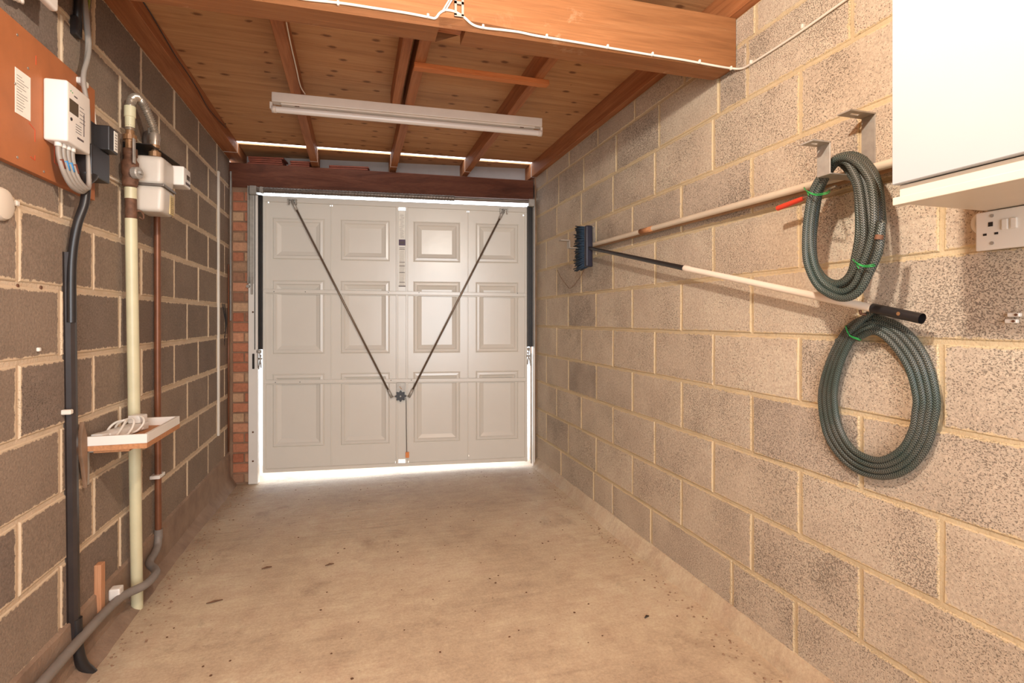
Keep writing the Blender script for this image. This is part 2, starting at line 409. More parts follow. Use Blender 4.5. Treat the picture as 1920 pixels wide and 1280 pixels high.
rowsR = [(.029, .254, [3.6, 3.05, 2.376+.42, 2.376, 1.773, 1.458, 1.0, .56]), (.254, .479, od), (.479, .704, ev), (.704, .929, od), (.929, 1.154, ev),
         (1.154, 1.379, od), (1.379, 1.604, ev), (1.604, 1.829, od), (1.829, 2.054, ev),
         (2.054, 2.279, [.344, .794, 1.244, 1.692, 1.853, 2.3, 2.75, 3.2, 3.65]), (2.279, 2.395, [.3, .75, 1.2, 1.644, 2.09, 2.54, 2.99, 3.45, 3.9])]
for zl, zh, ps in rowsR: lay(wall_right, XR, 1, M_BR, zl, zh, ps, YLO_R, YHI_R, .0115, .0)
YLO_L, YHI_L = .92, 4.475
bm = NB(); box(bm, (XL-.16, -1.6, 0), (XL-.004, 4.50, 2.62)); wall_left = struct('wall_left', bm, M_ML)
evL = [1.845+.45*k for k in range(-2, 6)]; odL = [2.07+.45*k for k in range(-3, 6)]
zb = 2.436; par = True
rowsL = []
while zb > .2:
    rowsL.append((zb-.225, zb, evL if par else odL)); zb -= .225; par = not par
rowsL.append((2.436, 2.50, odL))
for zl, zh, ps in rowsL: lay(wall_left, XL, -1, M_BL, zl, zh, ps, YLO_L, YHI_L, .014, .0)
# plinths / fillets along the wall feet
def strip_mesh(pts_fn, ya, yb, n, jit):
    bm = NB(); rings = []
    for i in range(n+1):
        y = ya+(yb-ya)*i/n; rings.append([bm.verts.new(Vector(p)+Vector((random.uniform(-jit, jit), 0, random.uniform(-jit, jit)*.6))) for p in pts_fn(y)])
    m = len(rings[0])
    for i in range(n):
        for k in range(m): bm.faces.new((rings[i][k], rings[i][(k+1) % m], rings[i+1][(k+1) % m], rings[i+1][k]))
    bm.faces.new(rings[0][::-1]); bm.faces.new(rings[-1]); return bm
bm = strip_mesh(lambda y: [(XL-.003, y, .205), (XL+.010, y, .194), (XL+.014, y, .03), (XL+.06, y, floor_z(XL+.06, y)+.001), (XL+.06, y, -.06), (XL-.003, y, -.06)], -1.55, 4.44, 90, .003)
struct('trim_1', bm, M_PLINTH, smooth=True)
bm = strip_mesh(lambda y: [(XR+.003, y, .074), (XR-.006, y, .072), (XR-.045-.008*math.sin(y*3), y, floor_z(XR-.07, y)+.001), (XR-.045, y, -.06), (XR+.003, y, -.06)], -1.55, 4.13, 90, .003)
struct('trim_2', bm, M_FLOOR, smooth=True)

# rear of the garage (behind the photographer)
bm = NB(); box(bm, (-1.08, -1.72, 0), (1.6, -1.6, 2.62)); struct('wall_rear', bm, M_ML)

# end wall: brick pier at the left of the door, narrow return at the right, lintel above
bm = NB(); bbox(bm, -.02, .15, -.1, 2.215, -.24, -.005)
wall_front = struct('wall_front', bm, M_BMORT)
BM_ = {}
def brick(a0, a1, z0, z1, parent=wall_front):
    L, hh = round(a1-a0, 3), round(z1-z0, 3)
    k = (L, hh)
    if k not in BM_:
        t = NB(); box(t, (-L/2, -.10, -hh/2), (L/2, 0, hh/2), .003)
        me = bpy.data.meshes.new('brick'); t.to_mesh(me); t.free(); me.materials.append(M_BRICK); BM_[k] = me
    o = bpy.data.objects.new('brick', BM_[k]); COL.objects.link(o); o.parent = parent
    o.location = B((a0+a1)/2, (z0+z1)/2, random.uniform(.001, .006)); o.rotation_euler = (0, 0, math.atan2(BD.y, BD.x)+math.pi)
    # brick's room face is its +y side turned to the room
for i in range(29):
    z = -.03+.0765*i
    if z+.065 > 2.21: break
    if i % 2: brick(.028, .138, z, z+.065)
    else: brick(.028, .104, z, z+.065); brick(.114, .150, z, z+.065)
bm = NB(); bbox(bm, -.02, 2.352, 2.215, 2.402, -.16, 0, .004); bmesh.ops.translate(bm, verts=bm.verts, vec=(0, 0, 0))
for v in bm.verts:                                              # lintel top falls slightly to the right
    a = (v.co-PL).dot(BD)
    if v.co.z > 2.3: v.co.z -= .045*a/2.35
    else: v.co.z -= .014*a/2.35
struct('trim_3', bm, M_LINTEL)
bm = NB(); bbox(bm, 2.366, 2.40, -.1, 2.40, -.24, -.02); struct('trim_4', bm, M_BMORT)

# ------------------------------------------------------------------ ceiling
ZD = 2.51
ya_, yb_ = 4.205, 4.265
bm = NB(); box(bm, (-1.06, -1.6, ZD), (-.85, -1.2, ZD+.009)); ceiling = struct('ceiling', bm, M_PLY)
def sheet(xa, xb, ya, yb):
    t = NB(); box(t, (xa, ya, ZD), (xb, yb, ZD+.009), .001)
    t2 = link('plywood_sheet', t, M_PLY, ceiling)
def sheet_skew(xa, xb, ya, off_a, off_b, mode):
    pass
bm = None
X0, X1, XM = -1.05, 1.56, .287
sheet(X0, XM-.002, -1.2, 1.258); sheet(XM+.002, X1, -1.6, 1.258); sheet(-.85, XM-.002, -1.6, -1.202)
sheet(X0, XM-.002, 1.262, 3.697); sheet(XM+.002, X1, 1.262, 3.697)
def slot_y(x, far):                                            # daylight slot runs almost parallel to the end wall
    y = 4.275 - .048*(x+.88)
    return y+(.062 if far else 0)
for xa, xb in ((X0, XM-.002), (XM+.002, X1)):
    t = NB(); prism(t, [(xa, 3.703, ZD), (xb, 3.703, ZD), (xb, slot_y(xb, 0), ZD), (xa, slot_y(xa, 0), ZD)], (0, 0, .009)); link('plywood_sheet', t, M_PLY, ceiling)
t = NB(); prism(t, [(X0, slot_y(X0, 1), ZD), (X1, slot_y(X1, 1), ZD), (X1, 5.1, ZD), (X0, 5.1, ZD)], (0, 0, .009)); link('plywood_sheet', t, M_PLY, ceiling)
t = NB(); box(t, (X0, -1.6, ZD+.0095), (X1, 3.98, ZD+.014)); o = link('seam_light_stop', t, M_DARKST, ceiling)  # unseen sheet added above the ply to stop daylight through its seams
def joist(xa, xb, ya, yb, z0, z1=ZD, mat=M_JOIST, name='joist', lab=None):
    t = NB(); box(t, (xa, ya, z0), (xb, yb, z1), .002)
    o = link(name, t, mat, ceiling)
    if lab: o['label'] = lab
    return o
joist(-.330, -.278, -1.6, 4.62, 2.402); joist(.192, .236, -1.6, 3.12, 2.402); joist(.262, .312, -1.6, 4.58, 2.402); joist(.846, .893, -1.6, 4.50, 2.402)
joist(XL-.01, -.832, -1.6, 4.70, 2.432, name='wall_plate'); joist(1.402, XR+.01, -1.6, 4.5, 2.393, name='wall_plate')
# pale strips painted in for the daylight lines on the joists by the slot
def daylight_line(xa, xb, z0, left, right):
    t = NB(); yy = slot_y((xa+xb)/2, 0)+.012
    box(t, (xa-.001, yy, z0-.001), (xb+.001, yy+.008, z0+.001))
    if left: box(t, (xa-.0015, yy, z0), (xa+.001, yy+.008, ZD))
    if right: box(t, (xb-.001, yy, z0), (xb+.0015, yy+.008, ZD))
    o = link('painted_daylight_line', t, M_PWHITE, ceiling); o['label'] = 'thin pale strip put in for the line of daylight on the joist'
daylight_line(-.330, -.278, 2.402, 0, 1); daylight_line(.262, .312, 2.402, 1, 0); daylight_line(.846, .893, 2.402, 1, 0); daylight_line(XL, -.832, 2.432, 0, 1); daylight_line(1.402, XR-.002, 2.393, 1, 0)
t = NB(); box(t, (.26, 2.475, 2.378), (.925, 2.52, 2.402), .002); link('batten', t, M_BATTEN, ceiling)
t = NB(); box(t, (.318, 2.22, 2.455), (.324, 2.78, 2.50)); o = link('metal_strip', t, M_GALV, ceiling); o['label'] = 'grey metal strip beside the double joist'
t = NB()
tube(t, catmull([ay(537, 42, 2.3), ay(545, 82, 2.45)+Vector((0, 0, 0)), ay(555, 125, 2.65), ay(563, 160, 2.85), ay(572, 176, 2.97)], 6), .003, 6)
for v in t.verts: v.co.x = max(v.co.x, -.2765)
o = link('thin_cable', t, M_WCABLE, ceiling); o['label'] = 'thin white cable along the side of the left joist'
# nails and a wire along the left plate
t = NB()
for (u, v) in ((302, 0), (312, 24), (328, 62), (345, 98), (368, 140), (388, 178), (402, 205), (418, 232)):
    p = ax(u+4, v, -.832); cyl(t, (-.834, p.y, p.z), (-.826, p.y, p.z), .003, 6)
P = [ax(u, v, -.829) for u, v in ((262, -20), (282, 18), (304, 62), (330, 106), (352, 138), (372, 170), (392, 205), (424, 240))]
for p in P: p.z = min(max(p.z, 2.445), 2.50)
tube(t, catmull(P, 4), .0022, 5); o = link('wire', t, M_BLACK, ceiling); o['label'] = 'thin dark wire pinned along the wall plate'; 

# canopy behind the lintel: clay tiles and a pale board seen through the gap above it
bm = NB(); bbox(bm, -.1, 2.5, 2.36, 2.512, -.215, -.20); tag(link('fascia_board', bm, M_RENDER), 'pale grey board seen in the gap above the brown lintel', 'board')
for a0, a1, zz, n in ((.13, .385, 2.399, 4), (.43, .575, 2.394, 3), (.72, 1.02, 2.388, 2)):
    for k in range(n):
        t = NB(); bbox(t, a0+random.uniform(-.01, .01), a1+random.uniform(-.01, .01), zz+.0155*k, zz+.0155*k+.0125, -.15, -.012, .002)
        w = {.13: 'left stack beside the wall plate', .43: 'middle stack left of the first joist', .72: 'low stack right of the first joist'}[a0]
        pos = ('lowest', 'topmost') if n == 2 else (('lowest', 'middle', 'topmost') if n == 3 else ('lowest', 'second lowest', 'second highest', 'topmost'))
        tag(link('clay_tile', t, M_TILE), 'red-brown clay tile above the lintel, %s of the %s' % (pos[k], w), 'tile', 'clay tiles above the lintel, %s' % w)
bm = NB(); bbox(bm, .1, 1.4, 2.35, 2.362, -.198, -.165); struct('trim_5', bm, M_LINTEL)
bm = NB(); bbox(bm, -.1, 2.5, 2.335, 2.347, -.60, -.162); struct('added_canopy_board', bm, M_LINTEL)  # unseen board added to keep outdoor light off the canopy ply

# ------------------------------------------------------------------ big beam
bmz0, bmz1 = 2.188, 2.392
def fy(x): return 1.783-.036*(x+.3)/1.74
xs = [XL-.02, .268, .268, .358, .358, XR-.035, XR-.004, XR-.004, XL-.02]
zs = [bmz0, bmz0, 2.226, 2.226, bmz0, bmz0, bmz0+.012, bmz1, bmz1]
t = NB(); fr = [t.verts.new((x, fy(x), z)) for x, z in zip(xs, zs)]; bk = [t.verts.new((x, fy(x)+.098, z)) for x, z in zip(xs, zs)]
t.faces.new(fr); t.faces.new(bk[::-1])
for i in range(len(xs)): t.faces.new((fr[i], bk[i], bk[(i+1) % len(xs)], fr[(i+1) % len(xs)]))
bmesh.ops.triangulate(t, faces=[f for f in t.faces if len(f.verts) > 4])
beam = thing('timber_beam', 'heavy orange pine beam spanning the garage with a white cable clipped along it', 'beam', (.25, 1.85, bmz0))
link('timber', t, M_BEAM, beam)
t = NB(); box(t, (.269, fy(.3)+.004, 2.222), (.357, fy(.3)+.094, 2.2255)); o = link('notch_face', t, M_ROUGHEND, beam); o['label'] = 'rough split wood inside the notch'
# cable along the beam, then up the right wall
def bp(u, v, d=.004): 
    p = ay(u, v, 1.78); p = ay(u, v, fy(p.x)-d); return Vector((p.x, fy(p.x)-d, p.z))
cab = thing('white_cable', 'white cable clipped along the beam and up the right wall', 'cable', bp(1024, 70))
CP = [bp(500, -12), bp(575, -1), bp(640, 6), bp(700, 15), bp(760, 24), bp(802, 32), bp(816, 34), bp(824, 25), bp(835, 19), bp(850, 21), bp(862, 27), bp(872, 34), bp(886, 46), bp(905, 52), bp(940, 56), bp(972, 60), bp(1000, 66), bp(1024, 70), bp(1080, 79), bp(1138, 89), bp(1180, 96), bp(1222, 103), bp(1280, 112), bp(1340, 123), bp(1372, 128, .006)]
WP = [ax(u, v, XR-.006) for u, v in ((1392, 128), (1412, 117), (1470, 80), (1510, 53), (1560, 18), (1600, -10), (1660, -50))]
t = NB(); tube(t, catmull(CP+WP, 5), .0042, 8); link('cable_run', t, M_WCABLE, cab)
for (u, v) in ((634, 8), (802, 32), (905, 52), (1024, 70), (1138, 89), (1222, 103), (1310, 117), (1369, 129)):
    p = bp(u, v, 0); t = NB(); box(t, p+Vector((-.004, -.011, -.007)), p+Vector((.004, .0, .008)), .002); link('cable_clip', t, M_WCABLE, cab)
for (u, v) in ((1411, 117), (1508, 50)):
    p = ax(u, v, XR); t = NB(); box(t, p+Vector((-.012, -.005, -.008)), p+Vector((0, .005, .008)), .002); link('cable_clip', t, M_WCABLE, cab)
# slotted bracket and cable end at the notch
p = bp(860, 20, 0); br = thing('slotted_bracket', 'grey slotted metal strap fixed to the beam above its notch', 'bracket', p)
t = NB()
for dx in (-.012, .012): box(t, (p.x+dx-.004, p.y-.010, p.z-.022), (p.x+dx+.004, p.y-.007, p.z+.16))
for dz in (-.022, .02, .07, .12): box(t, (p.x-.016, p.y-.010, p.z+dz-.003), (p.x+.016, p.y-.007, p.z+dz+.006))
link('strap', t, M_GALV, br)
t = NB()
for k in (0, 1): tube(t, [p+Vector((-.055+.008*k, -.006, -.012)), p+Vector((-.02+.008*k, -.012, .05)), p+Vector((.02+.008*k, -.010, .13))], .003, 6)
link('cable_tail', t, M_WCABLE, br)

# ------------------------------------------------------------------ fluorescent fitting
FL = thing('fluorescent_light', 'unlit off-white fluorescent strip light hung across the joists', 'light fitting', (.32, 3.01, 2.40))
Mf = Matrix.Translation((.32, 3.012, 0)) @ Matrix.Rotation(-.037, 4, 'Z')
t = NB(); box(t, (-.742, -.026, 2.352), (.742, .026, 2.402), .004, 2, Mf); link('body', t, M_FIX, FL)
t = NB(); box(t, (-.70, -.016, 2.343), (.70, .016, 2.352), .002, 1, Mf); o = link('gear_tray', t, M_FIX, FL)
t = NB(); 
for s in (-1, 1): tube(t, [Mf@Vector((s*.62-.01, -.010, 2.3425)), Mf@Vector((s*.62+.012, -.010, 2.3425))], .003, 6)
link('screw', t, M_RUST, FL)
t = NB(); tube(t, [Mf@Vector((-.728, -.004, 2.318)), Mf@Vector((.728, -.004, 2.318))], .0165, 16); tb = link('lamp_tube', t, M_TUBE, FL, True)
for s in (-1, 1):
    t = NB(); tube(t, [Mf@Vector((s*.722, -.004, 2.318)), Mf@Vector((s*.744, -.004, 2.318))], .0185, 16)
    box(t, (s*.744-.01, -.014, 2.318), (s*.744+.004, .008, 2.354), .002, 1, Mf); link('lamp_holder', t, M_FIX, FL)
t = NB(); q = Mf@Vector((-.585, -.0262, 2.385)); cyl(t, q, q+Vector((0, -.002, 0)), .009, 14); link('knockout', t, M_FIX, FL)

# ------------------------------------------------------------------ garage door
door = thing('garage_door', 'white panelled up-and-over garage door with light leaking round its edges', 'garage door', B(1.27, .02))
DA0, DA1, DZ0, DZ1 = .237, 2.303, .034, 2.142
cols = [(.300, .690), (.808, 1.190), (1.374, 1.750), (1.876, 2.232)]
rws = [(1.672, 1.998), (.938, 1.515), (.216, .787)]
holes = [(1.258, 1.312, 2.082, 2.104), (1.258, 1.312, .062, .09), (.732, .7365, 2.098, 2.106), (.7455, .750, 2.098, 2.106), (1.805, 1.8095, 2.085, 2.094), (1.8185, 1.823, 2.085, 2.094),
         (.272, .278, 2.108, 2.117), (2.27, 2.276, 2.068, 2.077), (.740, .744, .07, .078), (1.817, 1.821, .09, .104), (1.232, 1.236, .065, .075), (1.334, 1.338, .065, .075)]
ab = sorted(set([DA0, DA1]+[x for c in cols for x in c]+[x for h in holes for x in h[:2]])); zbk = sorted(set([DZ0, DZ1]+[x for c in rws for x in c]+[x for h in holes for x in h[2:]]))
def inside(a, z, L): return any(l[0] < a < l[1] and l[2] < z < l[3] for l in L)
PN = [(c[0], c[1], q[0], q[1]) for c in cols for q in rws]
t = NB(); vs = {}
def gv(a, z):
    if (a, z) not in vs: vs[(a, z)] = t.verts.new(B(a, z, -.03))
    return vs[(a, z)]
for a0, a1 in zip(ab[:-1], ab[1:]):
    for z0, z1 in zip(zbk[:-1], zbk[1:]):
        am, zm = (a0+a1)/2, (z0+z1)/2
        if inside(am, zm, PN) or inside(am, zm, holes): continue
        t.faces.new((gv(a0, z0), gv(a1, z0), gv(a1, z1), gv(a0, z1)))
r = bmesh.ops.extrude_face_region(t, geom=t.faces[:])
bmesh.ops.translate(t, verts=[e for e in r['geom'] if isinstance(e, bmesh.types.BMVert)], vec=-BN*.003)
link('door_skin', t, M_DOOR, door)
for a0, a1, z0, z1 in PN:
    t = NB(); rings = []
    for ins, d in ((0, 0), (.005, -.004), (.012, .005), (.030, .007), (.038, -.001), (.066, -.013), (.067, -.013)):
        rings.append([t.verts.new(B(a, z, -.03+d)) for a, z in ((a0+ins, z0+ins), (a1-ins, z0+ins), (a1-ins, z1-ins), (a0+ins, z1-ins))])
    rings.append([t.verts.new(B(a, z, -.046)) for a, z in ((a0, z0), (a1, z0), (a1, z1), (a0, z1))])
    for p, q in zip(rings[:-2], rings[1:-1]):
        for k in range(4): t.faces.new((p[k], p[(k+1) % 4], q[(k+1) % 4], q[k]))
    t.faces.new(rings[-2])
    for k in range(4): t.faces.new((rings[0][k], rings[-1][k], rings[-1][(k+1) % 4], rings[0][(k+1) % 4]))
    t.faces.new(rings[-1][::-1])
    link('panel', t, M_DOOR, door)
for a in (.741, 1.814):
    t = NB(); bbox(t, a-.0045, a+.0045, DZ0+.03, DZ1-.03, -.032, -.024, .002); link('seam_rib', t, M_DOOR, door)
for a in (1.246, 1.324):
    t = NB(); bbox(t, a-.008, a+.008, DZ0+.02, DZ1-.03, -.032, -.020, .003); link('channel_rib', t, M_DOOR, door)
for z, zr in ((1.428, 1.411), (.728, .712)):
    t = NB(); bbox(t, DA0+.004, DA1-.004, z-.014, z+.016, -.031, -.012, .003)
    bbox(t, DA0+.01, DA1-.01, z-.022, z-.014, -.031, -.022, .002)
    for v in t.verts: v.co.z += (zr-z)*((v.co-PL).dot(BD)-DA0)/(DA1-DA0)
    o = link('stiffening_rail', t, M_DOOR, door)
    t = NB()
    for a in ((.32, .55, 1.18, 1.42, 1.75, 2.22) if z > 1 else (.33, .51, 1.2, 1.36)): cyl(t, B(a, z-.004, -.012), B(a, z-.004, -.0105), .0035, 8)
    link('rivet', t, M_DARKST, o)
for nm, (a0, a1, z0, z1) in {'top_rail': (DA0, DA1, DZ1-.026, DZ1+.019), 'bottom_rail': (DA0, DA1, DZ0-.004, DZ0+.024), 'left_stile': (DA0-.002, DA0+.022, DZ0, DZ1), 'right_stile': (DA1-.022, DA1+.002, DZ0, DZ1)}.items():
    t = NB(); bbox(t, a0, a1, z0, z1, -.034, -.012 if 'rail' in nm else -.016, .003)
    if nm == 'top_rail':
        for v in t.verts: v.co.z -= .022*((v.co-PL).dot(BD)-DA0)/(DA1-DA0)
    if nm == 'bottom_rail':
        for v in t.verts: v.co.z += .012*((v.co-PL).dot(BD)-DA0)/(DA1-DA0)
    link(nm, t, M_DOOR, door)
# braces, hub, back plate, cord
for (p0, p1) in (((.457, 2.125), (1.205, .60)), ((2.105, 2.105), (1.345, .60))):
    t = NB(); cyl(t, B(p0[0], p0[1], .018), B(p1[0], p1[1], .010), .0075, 10)
    rod = link('brace_rod', t, M_BRACE, door)
    t = NB(); d = (B(p0[0], p0[1], .018)-B(p1[0], p1[1], .010)).normalized()
    e = B(p1[0], p1[1], .010); cyl(t, e-d*.01, e+d*.06, .011, 10); cyl(t, B(p0[0], p0[1], .018)-d*.085, B(p0[0], p0[1], .018), .011, 10)
    link('clevis', t, M_GALV, rod)
    t = NB(); s = 1
    bbox(t, p0[0]-.034, p0[0]+.034, p0[1]+.004, p0[1]+.012, -.012, .012, .001)
    bbox(t, p0[0]-.032, p0[0]-.022, p0[1]-.030, p0[1]+.012, -.012, .016, .001); bbox(t, p0[0]+.022, p0[0]+.032, p0[1]-.030, p0[1]+.012, -.012, .016, .001)
    bbox(t, p0[0]-.008, p0[0]+.008, p0[1]-.02, p0[1]+.010, -.012, .024, .001)
    link('roller_bracket', t, M_GALV, door)
t = NB(); bbox(t, 1.243, 1.308, .565, .705, -.014, -.011, .001); plate = link('lock_plate', t, M_GALV, door)
t = NB()
for a, z in ((1.270, .672), (1.276, .663), (1.282, .656)): cyl(t, B(a, z, -.011), B(a, z, -.008), .0045, 8)
link('plate_bolt', t, M_BRASS, plate)
t = NB(); c0 = (1.276, .600); N = 64; fr, bk = [], []
for k in range(N):
    an = 2*math.pi*k/N; rr = .038+.0065*math.cos(8*an)
    fr.append(t.verts.new(B(c0[0]+rr*math.cos(an), c0[1]+rr*math.sin(an), .012))); bk.append(t.verts.new(B(c0[0]+rr*math.cos(an), c0[1]+rr*math.sin(an), -.008)))
t.faces.new(fr); t.faces.new(bk[::-1])
for k in range(N): t.faces.new((fr[k], bk[k], bk[(k+1) % N], fr[(k+1) % N]))
hub = link('lobed_hub', t, M_BLACK, door)
t = NB(); cyl(t, B(c0[0], c0[1], .012), B(c0[0], c0[1], .017), .006, 10); link('hub_bolt', t, M_GALV, hub)
t = NB(); cyl(t, B(1.207, .597, .004), B(1.24, .598, .004), .003, 8); cyl(t, B(1.312, .6, .004), B(1.345, .6, .004), .003, 8); link('link_pin', t, M_GALV, door)
t = NB(); tube(t, catmull([B(1.316, .585, .008), B(1.320, .54, .004), B(1.321, .35, .0), B(1.324, .15, -.004)], 5), .0022, 6); o = link('release_cord', t, M_DARKST, door)
t = NB(); bbox(t, 1.314, 1.342, .105, .152, -.010, -.003, .002); o2 = link('tag', t, M_ORTAG, o); o2['label'] = 'small orange tag'
# instruction sticker in the centre channel
t = NB(); bbox(t, 1.262, 1.310, 1.855, 2.075, -.030, -.0288); bbox(t, 1.259, 1.313, 1.80, 1.85, -.030, -.0286); bbox(t, 1.262, 1.310, 1.475, 1.785, -.030, -.0288)
st = link('sticker', t, M_PAPER, door); st['label'] = 'tall printed instruction sticker'
t = NB(); bbox(t, 1.260, 1.312, 1.802, 1.849, -.029, -.0283); link('sticker_box', t, M_PURPLE, st)
t = NB(); bbox(t, 1.270, 1.303, 1.815, 1.834, -.029, -.028); link('sticker_window', t, M_INK, st)
t = NB()
for z in (1.783, 1.770, 1.668, 1.638, 1.585, 1.507): bbox(t, 1.264, 1.308, z-.002, z+.002, -.029, -.0284)
bbox(t, 1.259, 1.313, 1.472, 1.480, -.029, -.0284)
for k in range(26):
    z = 2.05-.0075*k; bbox(t, 1.266+random.uniform(0, .01), 1.306-random.uniform(0, .018), z, z+.0011, -.029, -.0285)
for k in range(38):
    z = 1.755-.0072*k; bbox(t, 1.266, 1.306-random.uniform(0, .012), z, z+.0009, -.029, -.0285)
link('sticker_print', t, M_INK, st)

# frame: posts, tracks, lifting spring
fr = thing('door_frame', 'white and galvanised steel frame round the garage door with grey spring tube', 'door frame', B(.17, 0))
t = NB(); bbox(t, .146, .214, -.04, 2.205, -.03, .028, .003); link('post', t, M_PWHITE, fr)
t = NB(); bbox(t, 2.345, 2.362, 0, 2.185, -.03, .02, .003); link('post', t, M_PWHITE, fr)
t = NB()
for z in (.135, .355, 1.265): cyl(t, B(.180, z, .028), B(.180, z, .031), .007, 10)
link('post_bolt', t, M_RUST, fr)
t = NB(); bbox(t, .150, .158, 1.48, 2.215, .026, .060, .001); bbox(t, .158, .186, 1.48, 2.215, .026, .030, .001); o = link('steel_angle', t, M_GALV, fr)
t = NB(); bbox(t, .168, .182, 1.40, 1.53, .030, .045, .002); cyl(t, B(.150, 1.46, .03), B(.150, 1.46, .05), .012, 8); link('angle_clamp', t, M_GALV, fr)
for (a0, a1, z0, z1) in ((.192, .244, .98, 2.158), (2.296, 2.345, .985, 2.14)):
    t = NB(); bbox(t, a0, a1, z0, z1, .004, .010, .001); bbox(t, a0, a0+.005, z0, z1, .004, .034, .001); bbox(t, a1-.012, a1-.008, z0, z1, .004, .030, .001)
    bbox(t, (a0+a1)/2-.002, (a0+a1)/2+.002, z0, z1, .004, .022, .001); link('track', t, M_DARKST, fr)
t = NB(); bbox(t, 2.347, 2.352, .98, 2.19, .02, .05, .001); link('steel_angle', t, M_GALV, fr)
for sgn, a in ((1, .214), (-1, 2.322)):
    t = NB(); bbox(t, a-.004, a+.004, .84, .985, .0, .03, .001)
    cyl(t, B(a-.008, .965, .02), B(a+.022*sgn, .965, .02), .014, 12); cyl(t, B(a+.004, .91, .02), B(a+.030*sgn, .91, .02), .007, 10)
    cyl(t, B(a+.012*sgn, .97, .02), B(a+.022*sgn, .84, .02), .005, 8); cyl(t, B(a+.022*sgn, .94, .02), B(a+.004, .83, .02), .004, 8)
    link('lever_arm', t, M_GALV, fr)
t = NB(); bbox(t, .178, .192, .835, .95, .028, .040, .002); link('lever_plate', t, M_DARKST, fr)
t = NB(); bbox(t, 2.329, 2.341, .02, .93, -.01, .0, .001); link('guide_strip', t, M_GALV, fr)
def spz(a): return 2.191-.019*(a-.2)/2.1
P = [B(a, spz(a), .045) for a in (.21, .26, 1.0, 1.70)]
t = NB(); tube(t, P, .021, 14); sp = link('spring_tube', t, M_SPRING, fr, True)
t = NB(); tube(t, [B(a, spz(a), .045) for a in (1.70, 2.0, 2.31)], .013, 12); link('spring_shaft', t, M_SPRING, sp, True)
t = NB(); Lc = 1.44; n = 900; pts = []
for k in range(n+1):
    a = .26+Lc*k/n; an = 2*math.pi*60*k/n; pts.append(B(a, spz(a)+.021*math.sin(an), .045+.021*math.cos(an)))
tube(t, pts, .003, 4); link('spring_coil', t, M_SPRING, sp)
t = NB(); bbox(t, .165, .215, 2.15, 2.215, .02, .07, .004); bbox(t, .235, .262, 2.165, 2.21, .02, .072, .006); link('spring_mount', t, M_GALV, fr)
t = NB(); bbox(t, 2.30, 2.352, 2.13, 2.19, .02, .065, .004); link('spring_mount', t, M_GALV, fr)
t = NB(); bbox(t, .146, 2.36, 2.192, 2.204, -.01, .018, .002)
for v in t.verts: v.co.z -= .012*((v.co-PL).dot(BD))/2.3
link('head_rail', t, M_GALV, fr)
# odds at the left corner
t = NB(); bbox(t, .010, .022, 1.20, 2.33, .0, .014, .002); lone('wall_starter_strip', t, M_GALV, 'thin galvanised strip running up the left corner beside the brick pier', 'metal strip')
cp = ax(427, 465, XL+.012); cq = ax(427, 860, XL+.012)
t = NB(); tube(t, [(XL+.009, 4.40, 1.62), (XL+.009, 4.40, .22)], .006, 8); lone('thin_copper_pipe', t, M_COPPER, 'very thin copper pipe in the left corner beside the brick pier', 'pipe')
t = NB(); box(t, (XL-.001, 4.10, .40), (XL+.014, 4.125, 2.24), .003); tk = lone('cable_trunking', t, M_WCABLE, 'slim pale vertical trunking on the left wall near the door', 'trunking')
t = NB()
for k in range(4): tube(t, catmull([(XL+.016+.004*k, 4.17+.01*k, 1.32), (XL+.03, 4.20+.015*k, 1.18), (XL+.018, 4.23, 1.02+.03*k)], 5), .0022, 5)
lone('loose_wire_ends', t, M_BLACK, 'tangle of thin dark wires beside the pale trunking', 'wire')
exec_later = []

# ------------------------------------------------------------------ left wall services
bd = thing('backboard', 'orange stained backboard on the left wall behind the electricity meter', 'board', (XL+.011, 1.7, 1.84))
t = NB(); box(t, (XL-.001, 1.15, 1.638), (XL+.020, 2.258, 2.036), .001); link('board', t, M_BOARD, bd)
XB = XL+.020
t = NB(); box(t, (XB-.0005, 1.79, 1.782), (XB+.0008, 1.862, 1.895)); s = 0
for v in t.verts: v.co.z += (.012 if v.co.z > 1.85 else 0)
pl_ = link('paper_notice', t, M_PAPER, bd); pl_['label'] = 'small printed white notice'
t = NB()
for k in range(13):
    z = 1.888-.0078*k; box(t, (XB, 1.797, z), (XB+.0012, 1.797+random.uniform(.02, .056), z+.0012))
link('notice_print', t, M_INK, pl_)
t = NB()
def pen(p, q): 
    p, q = Vector(p), Vector(q); d = (q-p).normalized(); nn = Vector((0, -d.z, d.y))*.0011
    prism(t, [p+nn, p-nn, q-nn, q+nn], (.0007, 0, 0))
for A in ([(1.99, 1.755), (1.99, 1.70), (2.02, 1.695)], [(2.035, 1.705), (2.05, 1.70)], [(1.855, 1.775), (1.885, 1.765), (1.885, 1.73)], [(1.862, 1.68), (1.885, 1.676), (1.885, 1.69)], [(1.89, 1.985), (1.89, 1.958)], [(1.975, 1.952), (1.992, 1.945), (1.992, 1.94)]):
    for a, b in zip(A[:-1], A[1:]): pen((XB, a[0], a[1]), (XB, b[0], b[1]))
link('pen_marks', t, M_REDPEN, bd)
t = NB()
for y, z in ((1.80, 2.0), (1.79, 1.86), (1.85, 1.93), (1.80, 1.66), (1.93, 1.655), (2.19, 1.652)): cyl(t, (XB, y, z), (XB+.0015, y, z), .004, 8)
link('board_screw', t, M_STEEL, bd)

